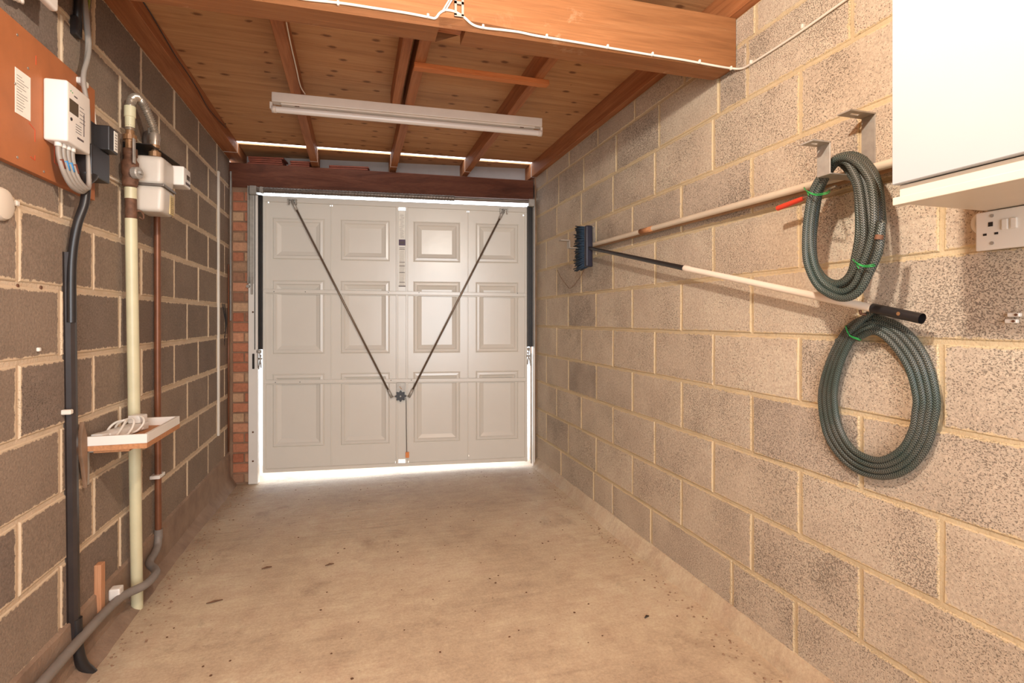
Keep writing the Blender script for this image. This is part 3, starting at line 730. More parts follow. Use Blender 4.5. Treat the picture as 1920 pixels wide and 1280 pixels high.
# electricity meter
my0, my1, mz0, mz1, mx = 1.925, 2.072, 1.751, 1.938, -.840
em = thing('electricity_meter', 'white electricity meter with grey tails on the orange backboard', 'meter', (XB, 2.0, 1.84))
t = NB(); box(t, (XB, my0, mz0), (mx, my1, mz1), .008, 3); link('case', t, M_METER, em, True)
t = NB(); box(t, (mx-.002, my0+.012, mz1-.092), (mx+.0012, my0+.066, mz1-.050), .001); link('display', t, M_SCREEN, em)
t = NB()
for k in range(5): box(t, (mx, my0+.075, mz1-.055-.012*k), (mx+.0008, my0+.100+random.uniform(0, .01), mz1-.0535-.012*k))
for k in range(4): box(t, (mx, my0+.05, mz1-.118-.008*k), (mx+.0008, my0+.085, mz1-.1165-.008*k))
box(t, (mx, my0+.10, mz1-.14), (mx+.0008, my0+.104, mz1-.07)); box(t, (mx, my0+.04, mz1-.036), (mx+.0008, my0+.06, mz1-.032)); box(t, (mx, my0+.06, mz1-.16), (mx+.0008, my0+.10, mz1-.154))
link('meter_print', t, M_INK, em)
t = NB(); cyl(t, (mx, my0+.022, mz1-.112), (mx+.002, my0+.022, mz1-.112), .005, 10); link('button', t, M_BLACK, em)
t = NB(); cyl(t, (mx, my0+.020, mz1-.026), (mx+.001, my0+.020, mz1-.026), .002, 8); cyl(t, (mx, my0+.030, mz1-.028), (mx+.001, my0+.030, mz1-.028), .002, 8); link('indicator', t, M_GREEN, em)
tails = [(1.945, .000), (1.963, .004), (1.981, .008), (1.999, .012)]
for k, (y, dx) in enumerate(tails):
    x = -.872+dx
    ex = 2.105+.012*(3-k)
    P = [(x, y, 1.752), (x, y+.004, 1.712), (x+.006, y+.022, 1.662), (x+.01, y+.062, 1.630+.004*k), (x+.008, (y+ex)/2+.036, 1.632+.006*k), (x+.004, ex-.006, 1.682)]
    P += [(x, ex, 1.78), (x-.002, ex-.002, 1.92), (x-.014, ex, 2.02), (x-.022, 2.165, 2.16), (XL+.012, 2.16+.006*k, 2.42)] if k > 1 else [(x-.01, ex+.01, 1.76)]
    t = NB(); tube(t, catmull(P, 6), .0075, 10); tl = link('meter_tail', t, M_GCABLE, em, True)
    p1, p2 = Vector(P[1]), Vector(P[2]); d = (p2-p1)
    t = NB(); tube(t, [p1+d*.2, p1+d*.75], .0086, 10); link('tape', t, M_BLUE if k in (1, 2) else M_BROWNT, tl)
    t = NB(); cyl(t, (x, y, 1.738), (x, y, 1.754), .0095, 12); link('gland', t, M_METER, tl)
# cut-out fuse
co_ = thing('service_cutout', 'black service cut-out box below the electricity meter with label on its fuse', 'fuse box', (XB, 2.18, 1.75))
t = NB(); box(t, (XB, 2.10, 1.695), (XB+.055, 2.235, 1.80), .005, 2)
box(t, (XB, 2.115, 1.80), (XB+.035, 2.22, 1.89), .004, 2); link('base', t, M_BLACK, co_)
t = NB(); box(t, (XB+.02, 2.165, 1.80), (XB+.08, 2.235, 1.885), .004, 2); link('fuse_carrier', t, M_BLACK, co_)
t = NB(); box(t, (XB+.079, 2.20, 1.807), (XB+.0812, 2.228, 1.878)); o = link('carrier_label', t, M_PAPER, co_); o['label'] = 'worn paper label on the fuse'
t = NB()
for k in range(6): box(t, (XB+.0812, 2.206, 1.815+.010*k), (XB+.0818, 2.222, 1.8175+.010*k))
link('label_print', t, M_INK, o)
t = NB(); lathe(t, (XB+.028, 2.125, 1.70), (0, -.03, -1), [(0, .034), (.012, .030), (.03, .016), (.04, .014)], 16); link('cable_boot', t, M_BLACK, co_, True)
# black supply cable down to the capping
sc_ = thing('supply_cable', 'thick black supply cable dropping from the cut-out into black capping', 'cable', (XL+.03, 2.12, 1.55))
t = NB(); tube(t, catmull([(XB+.028, 2.125, 1.672), (XL+.046, 2.118, 1.60), (XL+.03, 2.105, 1.52), (XL+.018, 2.10, 1.40), (XL+.016, 2.102, 1.2)], 6), .0135, 14); link('cable', t, M_BLACK, sc_, True)
cpg = thing('black_capping', 'long black steel capping running down the left wall to the floor', 'conduit', (XL+.02, 2.12, .05))
def capy(z): return 2.104+.030*(1.43-z)/1.33
t = NB(); rings = []
for z in (1.432, 1.0, .7, .4, .13):
    yc = capy(z); ring = []
    for (dy, dx) in ((-.0235, .0), (-.0235, .003), (-.017, .004), (-.015, .018), (-.008, .027), (.006, .027), (.013, .020), (.0155, .004), (.021, .003), (.021, 0)): ring.append(t.verts.new((XL+dx-.001, yc+dy, z)))
    rings.append(ring)
for p, q in zip(rings[:-1], rings[1:]):
    m = len(p)
    for k in range(m): t.faces.new((p[k], p[(k+1) % m], q[(k+1) % m], q[k]))
t.faces.new(rings[0]); t.faces.new(rings[-1][::-1]); link('capping', t, M_BLKPAINT, cpg)
t = NB(); tube(t, catmull([(XL+.016, 2.134, .20), (XL+.018, 2.136, .11), (XL+.028, 2.140, .045), (XL+.046, 2.15, .005), (XL+.058, 2.155, -.015)], 6), .017, 14); link('cable_foot', t, M_BLACK, cpg, True)

# plastic strap + earth cables + upper black cable
ucb = thing('upper_black_cable', 'black cable and green-yellow earth wire going up the left wall to the ceiling', 'cable', (XL+.02, 2.16, 2.3))
t = NB(); tube(t, [(XL+.012, 2.145, 2.19), (XL+.014, 2.155, 2.30), (XL+.016, 2.165, 2.44)], .012, 10); box(t, (XL, 2.125, 2.17), (XL+.022, 2.165, 2.235), .004); link('cable', t, M_BLACK, ucb)
t = NB(); tube(t, catmull([(XL+.02, 2.235, 2.44), (XL+.02, 2.215, 2.34), (XL+.022, 2.19, 2.24), (XL+.022, 2.19, 2.15), (XL+.012, 2.205, 2.07), (XL+.008, 2.20, 1.98)], 6), .004, 8); link('earth_wire', t, M_YG, ucb)
t = NB(); box(t, (XL+.012, 2.125, 2.008), (XL+.036, 2.175, 2.028), .003); o = link('strap', t, M_PAPER, ucb); o['label'] = 'cream strap round the grey cables'
t = NB(); tube(t, catmull([ax(173, 190, XL+.01), ax(177, 215, XL+.01), ax(179, 240, XL+.01)], 5), .004, 8)
lone('short_earth_wire', t, M_WCABLE, 'short cream wire hanging between the grey meter tails and the black fuse', 'wire')
bw = thing('bonding_wire', 'cream wire looped beside the black cut-out and pinned towards the gas pipe', 'wire', tuple(ax(200, 330, XL+.01)))
t = NB(); tube(t, catmull([ax(187, 314, XL+.008), ax(196, 322, XL+.012), ax(203, 333, XL+.01), ax(200, 337, XL+.01), ax(190, 333, XL+.008)], 6, True), .003, 6); link('loop', t, M_WCABLE, bw)
t = NB(); tube(t, [ax(203, 330, XL+.006), ax(218, 338, XL+.006), ax(234, 348, XL+.006)], .003, 6)
link('straight_run', t, M_WCABLE, bw)

# consumer unit corner, top left
cu = thing('consumer_unit', 'white enclosure cut off by the top left corner with cables below', 'fuse box', (XL, 1.75, 2.17))
t = NB(); box(t, (XL, 1.20, 2.150), (XL+.060, 1.895, 2.40), .006, 2); link('case', t, M_METER, cu)
t = NB(); box(t, (XL+.066, 1.20, 2.105), (XL+.090, 1.86, 2.40), .010, 3); link('cover', t, M_METER, cu, True)
t = NB()
for k in range(3): tube(t, catmull([(XL+.03, 1.70+.03*k, 2.16), (XL+.034, 1.73+.03*k, 2.10), (XL+.026, 1.77+.02*k, 2.085+.006*k), (XL+.02, 1.80+.012*k, 2.11), (XL+.022, 1.79+.02*k, 2.155)], 6), .005, 8)
link('tail_loop', t, M_WCABLE, cu, True)
# bell-shaped cap on the left edge
t = NB(); lathe(t, (XL-.001, 1.752, 1.52), (1, 0, 0), [(0, .045), (.012, .045), (.02, .040), (.024, .028), (.025, 0)], 24)
lone('round_wall_cover', t, M_CABEDGE, 'cream round cover cut off at the left edge below the backboard', 'cover', smooth=True)
t = NB()
p = ax(27, 381, XL); box(t, p+Vector((0, -.008, -.008)), p+Vector((.010, .008, .008)), .003); lone('cable_clip', t, M_PWHITE, 'white cable clip on the left wall beside the cream round cover', 'clip')
t = NB(); p = ax(70, 655, XL); box(t, p+Vector((-.001, -.006, -.006)), p+Vector((.008, .006, .006)), .002, 1); lone('cable_clip', t, M_PWHITE, 'lone tiny white clip on a brown block left of the black capping', 'clip')
t = NB(); p = ax(130, 772, XL+.02); box(t, p+Vector((-.021, -.010, -.008)), p+Vector((.008, .010, .008)), .003); lone('cable_clip', t, M_WCABLE, 'white clip fixed at the edge of the black capping above the small shelf', 'clip')
for (u, v, w) in ((32, 536, 'left'), (76, 539, 'right')):
    t = NB(); q = ax(u, v, XL-.004); cyl(t, q, q+Vector((.003, 0, 0)), .006, 10)
    lone('wall_plug', t, M_RUST, 'brown wall plug in the mortar joint left of the black capping, %s of two' % w, 'wall plug')

# ------------------------------------------------------------------ ivory gas pipe with valve
gp = thing('gas_pipe', 'ivory painted gas pipe rising from the floor to a rusty valve', 'pipe', (XL+.05, 2.60, 0))
PX = XL+.045
def gpy(z): return 2.505+.065*(1.66-z)/1.66
t = NB(); tube(t, [(PX, gpy(z), z) for z in (-.01, .4, .8, 1.2, 1.62)], .0215, 18); link('pipe', t, M_IVORY, gp, True)
t = NB(); tube(t, [(PX, gpy(z), z) for z in (1.615, 1.70)], .0205, 16); link('bare_section', t, M_RUST, gp, True)
t = NB(); tube(t, [(PX, gpy(z), z) for z in (1.70, 1.745)], .0215, 16); link('painted_collar', t, M_IVORY, gp, True)
t = NB(); lathe(t, (PX, 2.497, 1.745), (0, 0, 1), [(0, .021), (.006, .027), (.03, .028), (.045, .024), (.06, .030), (.10, .030), (.112, .022), (.13, .022)], 16); vb = link('valve_body', t, M_RUST, gp, True)
t = NB(); lathe(t, (PX+.02, 2.480, 1.800), (1, -.35, 0), [(0, .024), (.02, .024), (.024, .020)], 16); box(t, (PX+.040, 2.462, 1.795), (PX+.05, 2.484, 1.805)); link('test_plug', t, M_GALV, vb)
t = NB(); box(t, (PX-.012, 2.492, 1.875), (PX+.012, 2.52, 1.915), .004); tube(t, [(PX, 2.500, 1.87), (PX, 2.500, 1.90)], .025, 12); link('iron_nipple', t, M_RUST, gp)
t = NB(); box(t, (PX+.022, 2.455, 1.835), (PX+.028, 2.475, 1.935), .002); link('valve_lever', t, M_GALV, gp)
t = NB(); lathe(t, (PX, 2.498, 1.90), (0, 0, 1), [(0, .017), (.035, .017), (.036, .024), (.055, .024), (.056, .015), (.09, .015)], 12); link('union_nut', t, M_BRASS, gp)
t = NB(); lathe(t, (PX, 2.496, 1.985), (0, 0, 1), [(0, .017), (.042, .018), (.044, .0205), (.086, .0205), (.088, .017)], 14); link('flex_sleeve', t, M_IVORY, gp, True)
P = catmull([(PX, 2.496, 1.975), (PX, 2.496, 2.04), (PX+.002, 2.503, 2.095), (PX+.008, 2.535, 2.125), (PX+.018, 2.575, 2.118), (PX+.030, 2.605, 2.08), (PX+.042, 2.628, 2.03), (-.832, 2.632, 2.0)], 26)
t = NB(); tube(t, P, .013, 12, rf=lambda s, i: .0155+.0024*math.sin(s*2*math.pi/.0085)); fx = link('flexible_hose', t, M_STEEL, gp, True)
t = NB(); tube(t, catmull([(PX+.004, 2.515, 1.65), (PX+.028, 2.520, 1.655), (PX+.034, 2.535, 1.64), (PX+.03, 2.54, 1.625), (PX+.02, 2.53, 1.632)], 5), .004, 6); link('pipe_hook', t, M_RUST, gp)

# gas meter
gx0, gx1, gy0, gy1, gz0, gz1 = -.885, -.775, 2.548, 2.700, 1.662, 1.895
gm = thing('gas_meter', 'beige gas meter hung by a steel bracket on the left wall', 'meter', (-.86, 2.63, gz0))
def soft(bm_, x0, x1, y0, y1, z0, z1, r, seg=4): 
    return box(bm_, (x0, y0, z0), (x1, y1, z1), r, seg)
t = NB(); soft(t, gx0, gx1, gy0, gy1, gz0, 1.772, .022); 
for v in t.verts:
    if v.co.z < gz0+.03: v.co.x -= .003*(1 if v.co.x > -.82 else -1); v.co.y -= .003*(1 if v.co.y > 2.63 else -1)
link('lower_case', t, M_GMETER, gm, True)
t = NB(); soft(t, gx0+.001, gx1-.002, gy0+.001, gy1-.002, 1.776, gz1, .024)
for v in t.verts:
    if v.co.z > gz1-.03: v.co.z += .012*(1-abs((v.co.y-2.628)/.08))
link('upper_case', t, M_GMETER, gm, True)
t = NB(); box(t, (gx0-.003, gy0-.003, 1.769), (gx1+.003, gy1+.006, 1.779), .002, 2); link('seam_flange', t, M_SPRING, gm)
t = NB(); box(t, (gx1-.004, gy0+.085, 1.668), (gx1+.0008, gy0+.135, 1.752)); yl = link('rating_label', t, M_YPAPER, gm); yl['label'] = 'yellowed rating label'
t = NB()
for k in range(9): box(t, (gx1+.0008, gy0+.091, 1.675+.008*k), (gx1+.0014, gy0+.108+random.uniform(0, .02), 1.6765+.008*k))
link('rating_print', t, M_INK, yl)
t = NB(); box(t, (gx1-.03, gy1-.004, 1.812), (gx1+.036, gy1+.095, 1.897), .006, 3); ix = link('index_box', t, M_METER, gm, True)
t = NB(); box(t, (gx1+.035, gy1+.035, 1.847), (gx1+.0368, gy1+.080, 1.869)); link('index_window', t, M_SCREEN, ix)
t = NB(); box(t, (gx1+.035, gy1+.020, 1.822), (gx1+.0366, gy1+.088, 1.834)); link('index_print', t, M_INK, ix)
t = NB(); lathe(t, (-.832, 2.632, 1.898), (0, 0, 1), [(0, .016), (.012, .016), (.013, .023), (.033, .023), (.034, .014), (.05, .013), (.051, .018), (.08, .020), (.10, .019), (.112, .012)], 12); link('inlet_union', t, M_BRASS, gm)
t = NB(); lathe(t, (-.832, 2.632, 1.962), (0, 0, 1), [(0, .019), (.035, .021), (.05, .019), (.055, .010)], 16); link('elbow', t, M_STEEL, gm, True)
t = NB(); lathe(t, (-.885, 2.715, 1.880), (0, 0, 1), [(0, .014), (.02, .020), (.04, .020), (.05, .014)], 12)
link('outlet_union', t, M_BRASS, gm)
t = NB(); prism(t, [(XL, 2.55, 1.94), (XL, 2.86, 1.94), (-.80, 2.86, 1.94), (-.82, 2.55, 1.94)], (0, 0, .003)); prism(t, [(XL, 2.55, 1.78), (XL, 2.86, 1.78), (XL, 2.86, 1.942), (XL, 2.55, 1.942)], (.003, 0, 0)); link('wall_bracket', t, M_DARKST, gm)
rg = thing('gas_regulator', 'small round grey gas regulator on the left wall behind the flexible hose', 'regulator', (XL, 2.82, 2.02))
t = NB(); lathe(t, (XL, 2.80, 2.02), (1, 0, 0), [(0, .045), (.008, .052), (.02, .052), (.028, .040), (.04, .018), (.05, .018)], 24); link('body', t, M_SPRING, rg, True)
t = NB(); lathe(t, (XL+.035, 2.775, 1.99), (0, 0, 1), [(0, .013), (.06, .013), (.062, .018), (.085, .019), (.09, .012)], 14); link('spring_cap', t, M_GALV, rg, True)
# copper outlet pipe with clip and grey conduit
cpp = thing('copper_pipe', 'brown copper pipe dropping from the gas meter to the floor conduit', 'pipe', (XL+.03, 2.87, .2))
CX = XL+.024
t = NB(); tube(t, catmull([(-.885, 2.73, 1.89), (-.888, 2.80, 1.885), (CX, 2.85, 1.85), (CX, 2.868, 1.76), (CX, 2.872, 1.5), (CX, 2.875, 1.0), (CX, 2.88, .6), (CX, 2.885, .19)], 6), .0145, 14); link('pipe', t, M_COPPER, cpp, True)
t = NB(); box(t, (XL, 2.845, .462), (CX+.018, 2.92, .478), .002); o = link('pipe_clip', t, M_PWHITE, cpp); o['label'] = 'white pipe clip'
t = NB(); tube(t, [(CX, 2.885, .17), (CX, 2.885, .215)], .018, 14); link('joint_collar', t, M_DGREY, cpp, True)
gc = thing('grey_floor_conduit', 'grey conduit running low along the left wall and looping round the gas pipe', 'conduit', (XL+.05, 2.2, .15))
t = NB(); tube(t, catmull([(CX, 2.885, .185), (CX+.004, 2.86, .145), (XL+.034, 2.80, .132), (XL+.040, 2.72, .125), (XL+.085, 2.645, .125), (XL+.108, 2.58, .13), (XL+.096, 2.50, .125), (XL+.05, 2.40, .132), (XL+.038, 2.2, .138), (XL+.036, 1.9, .140), (XL+.036, 1.5, .140), (XL+.036, .9, .14)], 8), .0165, 14); link('conduit', t, M_DGREY, gc, True)
t = NB(); box(t, (XL+.012, 2.385, .128), (XL+.05, 2.425, .172), .006, 2); o = link('saddle_clip', t, M_PWHITE, gc); o['label'] = 'white saddle clip'
t = NB(); box(t, (XL-.001, 2.300, .12), (XL+.022, 2.335, .305), .002); bt = lone('wooden_batten', t, M_PINEV, 'short upright pine batten on the left wall between the black capping and ivory pipe', 'batten')

# ------------------------------------------------------------------ tray shelf with extension lead
sx0, sx1, sy0, sy1 = XL, -.722, 2.205, 2.575
sh = thing('tray_shelf', 'small white-edged chipboard tray shelf on the left wall', 'shelf', (-.82, 2.39, .75))
t = NB(); prism(t, [(sx0, sy0, .746), (sx1, sy0, .746), (sx1, sy1, .746), (-.845, sy1, .746), (-.845, 2.505, .746), (sx0, 2.505, .746)], (0, 0, .018)); link('shelf_board', t, M_CHIP, sh)
for nm, (a, b) in {'front_lip': ((sx0, sy0, .764), (sx1, sy0+.012, .797)), 'side_lip': ((sx1-.012, sy0+.012, .764), (sx1, sy1-.012, .797)), 'back_lip': ((-.848, sy1-.012, .764), (sx1, sy1, .797))}.items():
    t = NB(); box(t, a, b, .0012); link(nm, t, M_PWHITE, sh)
t = NB(); box(t, (XL, 2.225, .62), (XL+.006, 2.252, .746)); box(t, (XL, 2.225, .738), (XL+.12, 2.252, .746)); link('angle_bracket', t, M_GALV, sh)
t = NB(); box(t, (XL, 2.60-.06, .70), (XL+.022, 2.72, .745), .002)
for v in t.verts: v.co.z -= 0
link('shelf_cleat', t, M_CHIP, sh)
t = NB(); box(t, (XL+.03, 2.22, .735), (sx1-.06, 2.50, .7455), .001); link('under_panel', t, M_CHIP, sh)
t = NB(); prism(t, [(XL+.008, 2.178, .855), (XL+.008, 2.160, .80), (XL+.008, 2.165, .74), (XL+.008, 2.18, .70), (XL+.008, 2.20, .62), (XL+.008, 2.205, .68), (XL+.008, 2.20, .80)], (.012, 0, 0)); o = tag(link('wood_sliver', t, M_LEAD), 'split brown wood sliver wedged between the black capping and tray shelf', 'wood sliver')
ext = thing('extension_lead', 'white extension socket with its flex coiled on top, lying in the tray shelf', 'extension lead', (-.83, 2.38, .766))
Mx = Matrix.Translation((-.858, 2.385, .7655)) @ Matrix.Rotation(math.radians(-12), 4, 'Z')
t = NB(); box(t, (-.026, -.115, 0), (.026, .115, .030), .005, 2, Mx); link('socket_bar', t, M_PWHITE, ext, True)
t = NB(); box(t, (-.024, .06, .0303), (.024, .11, .062), .006, 2, Mx); link('plug', t, M_PWHITE, ext, True)
t = NB(); box(t, (-.018, -.155, .004), (.022, -.1152, .034), .005, 2, Mx); link('cable_entry', t, M_PWHITE, ext, True)
P = []
for k in range(46):
    an = k*.42; rr = .055+.006*math.sin(k*1.7)
    P.append(Mx@Vector((.004+(.043+.004*math.sin(k*.7))*math.cos(an), -.07+.0036*k+.018*math.sin(an), .026+.034*math.sin(an+.3)+.002*math.sin(k*.9))))
P = [Mx@Vector((.01, -.150, .02)), Mx@Vector((.022, -.175, .016)), Mx@Vector((.05, -.14, .012))]+P[2:44]
P = [Vector((p.x, max(p.y, sy0+.022), max(p.z, .7705))) for p in P]
t = NB(); tube(t, catmull(P, 5), .0042, 8); link('flex_coil', t, M_WCABLE, ext, True)

# ------------------------------------------------------------------ right wall: brackets
def ubracket(y, label, arm=.165, zb_=1.640, w=.044, z_back=1.805, z_front=1.707, grp=None):
    b = thing('hook_bracket', label, 'bracket', (XR, y, zb_), grp)
    x0 = XR; th = .004
    t = NB(); box(t, (x0-th, y-w/2, zb_), (x0, y+w/2, z_back), .001)
    box(t, (x0-arm, y-w/2, zb_), (x0, y+w/2, zb_+th), .001)
    box(t, (x0-arm-th, y-w/2, zb_+.0), (x0-arm, y+w/2, z_front), .001); link('channel', t, M_GALV, b)
    for xx, zz, l in ((x0, z_back, .095), (x0-arm, z_front, .062)):
        t = NB()
        # tab with a slot: four little strips
        yb0, yb1 = y-w/2, y+w/2
        box(t, (xx-l, yb0, zz-th), (xx, yb0+w*.39, zz)); box(t, (xx-l, yb1-w*.39, zz-th), (xx, yb1, zz))
        box(t, (xx-l, yb0+w*.39, zz-th), (xx-l*.76, yb1-w*.39, zz)); box(t, (xx-l*.42, yb0+w*.39, zz-th), (xx, yb1-w*.39, zz)); bmesh.ops.remove_doubles(t, verts=t.verts, dist=.00005)
        link('slotted_tab', t, M_GALV, b)
    t = NB(); cyl(t, (x0-th, y+.008, zb_+.065), (x0-th-.003, y+.008, zb_+.065), .007, 10); link('fixing_screw', t, M_RUST, b)
    return b
PA, PB = ax(1674, 305, 1.386), ax(1096, 463, 1.392)
def polez(y): return PA.z+(PB.z-PA.z)*(y-PA.y)/(PB.y-PA.y)
ubracket(1.187, 'galvanised hook bracket holding the upper hose coil', zb_=polez(1.187)-.0175)
ubracket(3.06, 'galvanised hook bracket at the broom head end of the poles', z_back=1.79, z_front=1.70, zb_=polez(3.06)-.0175)
# poles resting on the brackets
t = NB(); tube(t, [(1.385, .905, polez(.905)), (1.392, 3.22, polez(3.22))], .0125, 14); pp = thing('long_pale_pole', 'long pale metal pole resting in the two hook brackets', 'pole', (1.388, 2.0, 1.66)); link('pole', t, M_POLE, pp, True)
t = NB(); tube(t, [(1.3895, 2.28, polez(2.28)), (1.3899, 2.40, polez(2.40))], .0133, 14); o = link('label_band', t, M_CHIP, pp); o['label'] = 'rusty orange band'
t = NB(); tube(t, [(1.414, .93, polez(.93)-.004), (1.419, 3.15, polez(3.15)-.004)], .0115, 12); lone('brown_wooden_pole', t, M_BPOLE, 'brown wooden pole lying behind the long pale pole', 'pole', smooth=True)
# broom
brm = thing('broom', 'broom with dark blue bristles and black and white handle slanting down the wall', 'broom', (1.34, 2.0, 1.4))
hA, hB = Vector((1.352, 2.93, 1.640)), ax(1732, 598, 1.375)
def hp(k): return hA.lerp(hB, k)
kb = (2.93-ax(1290, 510, 1.372).y)/(2.93-hB.y)
t = NB(); tube(t, [hA, hp(kb)], .0105, 14, rf=lambda s, i: .0115 if i else .0095); link('black_handle', t, M_BLACK, brm, True)
t = NB(); tube(t, [hp(kb-.005), hp(kb+.012), hp(kb+.014), hp(.955)], .0120, 16, rf=lambda s, i: (.0135, .0135, .0118, .0118)[i]); link('white_handle', t, M_WPOLE, brm, True)
t = NB(); tube(t, [hp(.93), hp(.998)], .0138, 16, caps=False); cyl(t, hp(.93), hp(.985), .0105, 14); link('end_cap', t, M_BLACK, brm, True)
t = NB(); q = hp(.972); cyl(t, q+Vector((-.0139, 0, .002)), q+Vector((-.0145, 0, .002)), .005, 10); link('cap_hole', t, M_BRASS, brm)
hc = Vector((1.352, 2.945, 1.652))
t = NB(); box(t, (hc.x-.022, hc.y-.016, hc.z-.125), (hc.x+.022, hc.y+.016, hc.z+.125), .009, 3); link('head', t, M_BROOMHEAD, brm, True)
t = NB(); random.seed(3)
for i in range(42):
    for j in range(7):
        z = -.118+.00576*i; x = -.018+.006*j
        p0 = hc+Vector((x, .014, z)); p1 = p0+Vector((random.uniform(-.02, .008)-.01, .105+random.uniform(-.008, .008), z*.16+random.uniform(-.006, .006)))
        tube(t, [p0, p1], .0035, 4, rf=lambda s, i_: .002 if i_ == 0 else .0032, uv=False)
bs = link('bristles', t, M_BRISTLE, brm); bs['kind'] = 'stuff'
# red handled tool
rt = thing('red_handled_tool', 'thin metal tool with bright red grip hanging left of the upper hose', 'hand tool', (1.33, 1.36, 1.58))
a_, b_ = ax(1457, 391, 1.355), ax(1506, 372, 1.355)
t = NB(); lathe(t, a_, b_-a_, [(0, .004), (.003, .0085), (.03, .0085), ((b_-a_).length-.008, .0075), ((b_-a_).length, .006)], 14); link('grip', t, M_RED, rt, True)
t = NB(); d = (b_-a_).normalized(); cyl(t, b_-d*.01, b_+d*.12, .004, 8); link('shank', t, M_STEEL, rt)

# ------------------------------------------------------------------ hose coils
def coil(name, outer, inner, turns, xin, xout, label, cat, start=0, r=.0095, tail=None, head=None, wob=.0):
    N = len(outer); P = []
    tot = int(turns*N)
    for k in range(tot+1):
        i = (start+k) % N; f = k/tot
        w = .5-.5*math.cos(f*math.pi*turns*.97+.3) if wob else f
        o = Vector(outer[i]); n_ = Vector(inner[i])
        q = o.lerp(n_, w); x = xout+(xin-xout)*(f if not wob else (k % (2*N))/(2*N))
        P.append(ax(q.x, q.y, x))
    if head: P = [ax(*h) for h in head]+P
    if tail: P = P+[ax(*h) for h in tail]
    th = thing(name, label, cat, tuple(P[len(P)//2]))
    t = NB(); tube(t, catmull(P, 5), r, 12, caps=False); h = link('hose', t, M_HOSE, th, True)
    return th, P
out2 = [(1765, 743), (1745, 665), (1701, 609), (1645, 588), (1600, 606), (1572, 640), (1551, 684), (1537, 743), (1546, 812), (1572, 856), (1609, 887), (1657, 899), (1703, 888), (1741, 849), (1759, 796)]
inn2 = [(1715, 743), (1701, 690), (1670, 643), (1639, 622), (1608, 634), (1590, 662), (1577, 700), (1571, 743), (1577, 790), (1595, 829), (1622, 850), (1654, 856), (1689, 836), (1708, 800), (1713, 770)]
th2, P2 = coil('garden_hose', out2, inn2, 4.08, 1.402, 1.422, 'lower grey-green hose coil hanging flat on the right wall', 'hose', start=3, r=.0092,
     head=[(1636, 584, 1.398), (1618, 594, 1.402), (1606, 601, 1.41)] if False else None)
out1 = [(1655, 420), (1650, 345), (1629, 305), (1604, 290), (1578, 291), (1556, 303), (1536, 328), (1517, 360), (1508, 400), (1506, 448), (1511, 494), (1531, 536), (1561, 558), (1588, 563), (1612, 547), (1631, 510), (1648, 470)]
inn1 = [(1610, 400), (1604, 350), (1591, 324), (1580, 308), (1570, 306), (1564, 312), (1553, 332), (1541, 360), (1534, 400), (1530, 446), (1534, 485), (1544, 510), (1560, 522), (1578, 520), (1594, 505), (1604, 475), (1610, 440)]
th1 = thing('garden_hose', 'upper thick grey-green hose coil hung from the hook bracket on the right wall', 'hose', (1.33, 1.19, 1.47))
random.seed(5); P1 = []; N1 = len(out1); lay_ = [0, 1, .55, .15, .8, .38, 0]; xs_ = [1.350, 1.338, 1.318, 1.328, 1.302, 1.293, 1.285]
for k in range(6*N1+1):
    f = k/N1; a = int(f); fr_ = f-a; e = fr_*fr_*(3-2*fr_)
    w = lay_[a] + (lay_[min(a+1, 6)]-lay_[a])*e; x = xs_[a]+(xs_[min(a+1, 6)]-xs_[a])*e
    q = Vector(out1[k % N1]).lerp(Vector(inn1[k % N1]), min(1, max(0, w+.05*math.sin(k*1.3))))
    P1.append(ax(q.x, q.y, x))
P1 = P1+[ax(1652, 430, 1.283), ax(1648, 448, 1.28)]
t = NB(); tube(t, catmull(P1, 5), .0098, 12, caps=False); link('hose', t, M_HOSE, th1, True)
t = NB(); e0, e1 = P1[-2], P1[-1]; d = (e1-e0).normalized(); tube(t, [e1-d*.01, e1+d*.002], .0102, 14, caps=False); cyl(t, e1-d*.012, e1-d*.002, .006, 12)
link('cut_end', t, M_RUST, th1)
def tie(th, pts):
    t = NB(); 
    for k in (0, 1): tube(t, catmull([p+Vector((0, .003*k, .004*k)) for p in pts], 6, True), .0014, 5)
    tube(t, [pts[0], pts[0]+Vector((-.012, -.02, -.018))], .0014, 5); o = link('wire_tie', t, M_GREEN, th); o['label'] = 'green wire tie'
tie(th1, [ax(1512, 358, 1.275), ax(1530, 366, 1.268), ax(1553, 362, 1.275), ax(1551, 356, 1.40), ax(1512, 352, 1.40)])
tie(th1, [ax(1604, 492, 1.272), ax(1620, 500, 1.262), ax(1640, 498, 1.272), ax(1640, 490, 1.39), ax(1604, 486, 1.39)])
tie(th2, [ax(1588, 618, 1.396), ax(1594, 630, 1.389), ax(1612, 637, 1.393), ax(1613, 632, 1.433), ax(1590, 613, 1.433)])
# free ends of the lower coil
t = NB(); tube(t, catmull([ax(1589, 628, 1.408), ax(1612, 604, 1.404), ax(1636, 583, 1.400)], 6), .0092, 12, caps=False); tube(t, catmull([ax(1570, 640, 1.42), ax(1600, 622, 1.416), ax(1640, 602, 1.412)], 6), .0092, 12); link('hose_end', t, M_HOSE, th2, True)
t = NB(); e = ax(1636, 583, 1.400); d = (e-ax(1612, 604, 1.404)).normalized(); cyl(t, e-d*.012, e-d*.001, .0062, 12); link('end_bore', t, M_BLACK, th2)
t = NB(); q = ax(1645, 592, XR); cyl(t, q, q+Vector((-.062, 0, .006)), .004, 8); cyl(t, q+Vector((-.062, 0, .006)), q+Vector((-.064, 0, .016)), .004, 8); lone('hose_nail', t, M_RUST, 'bent rusty nail the lower hose coil hangs on', 'nail')

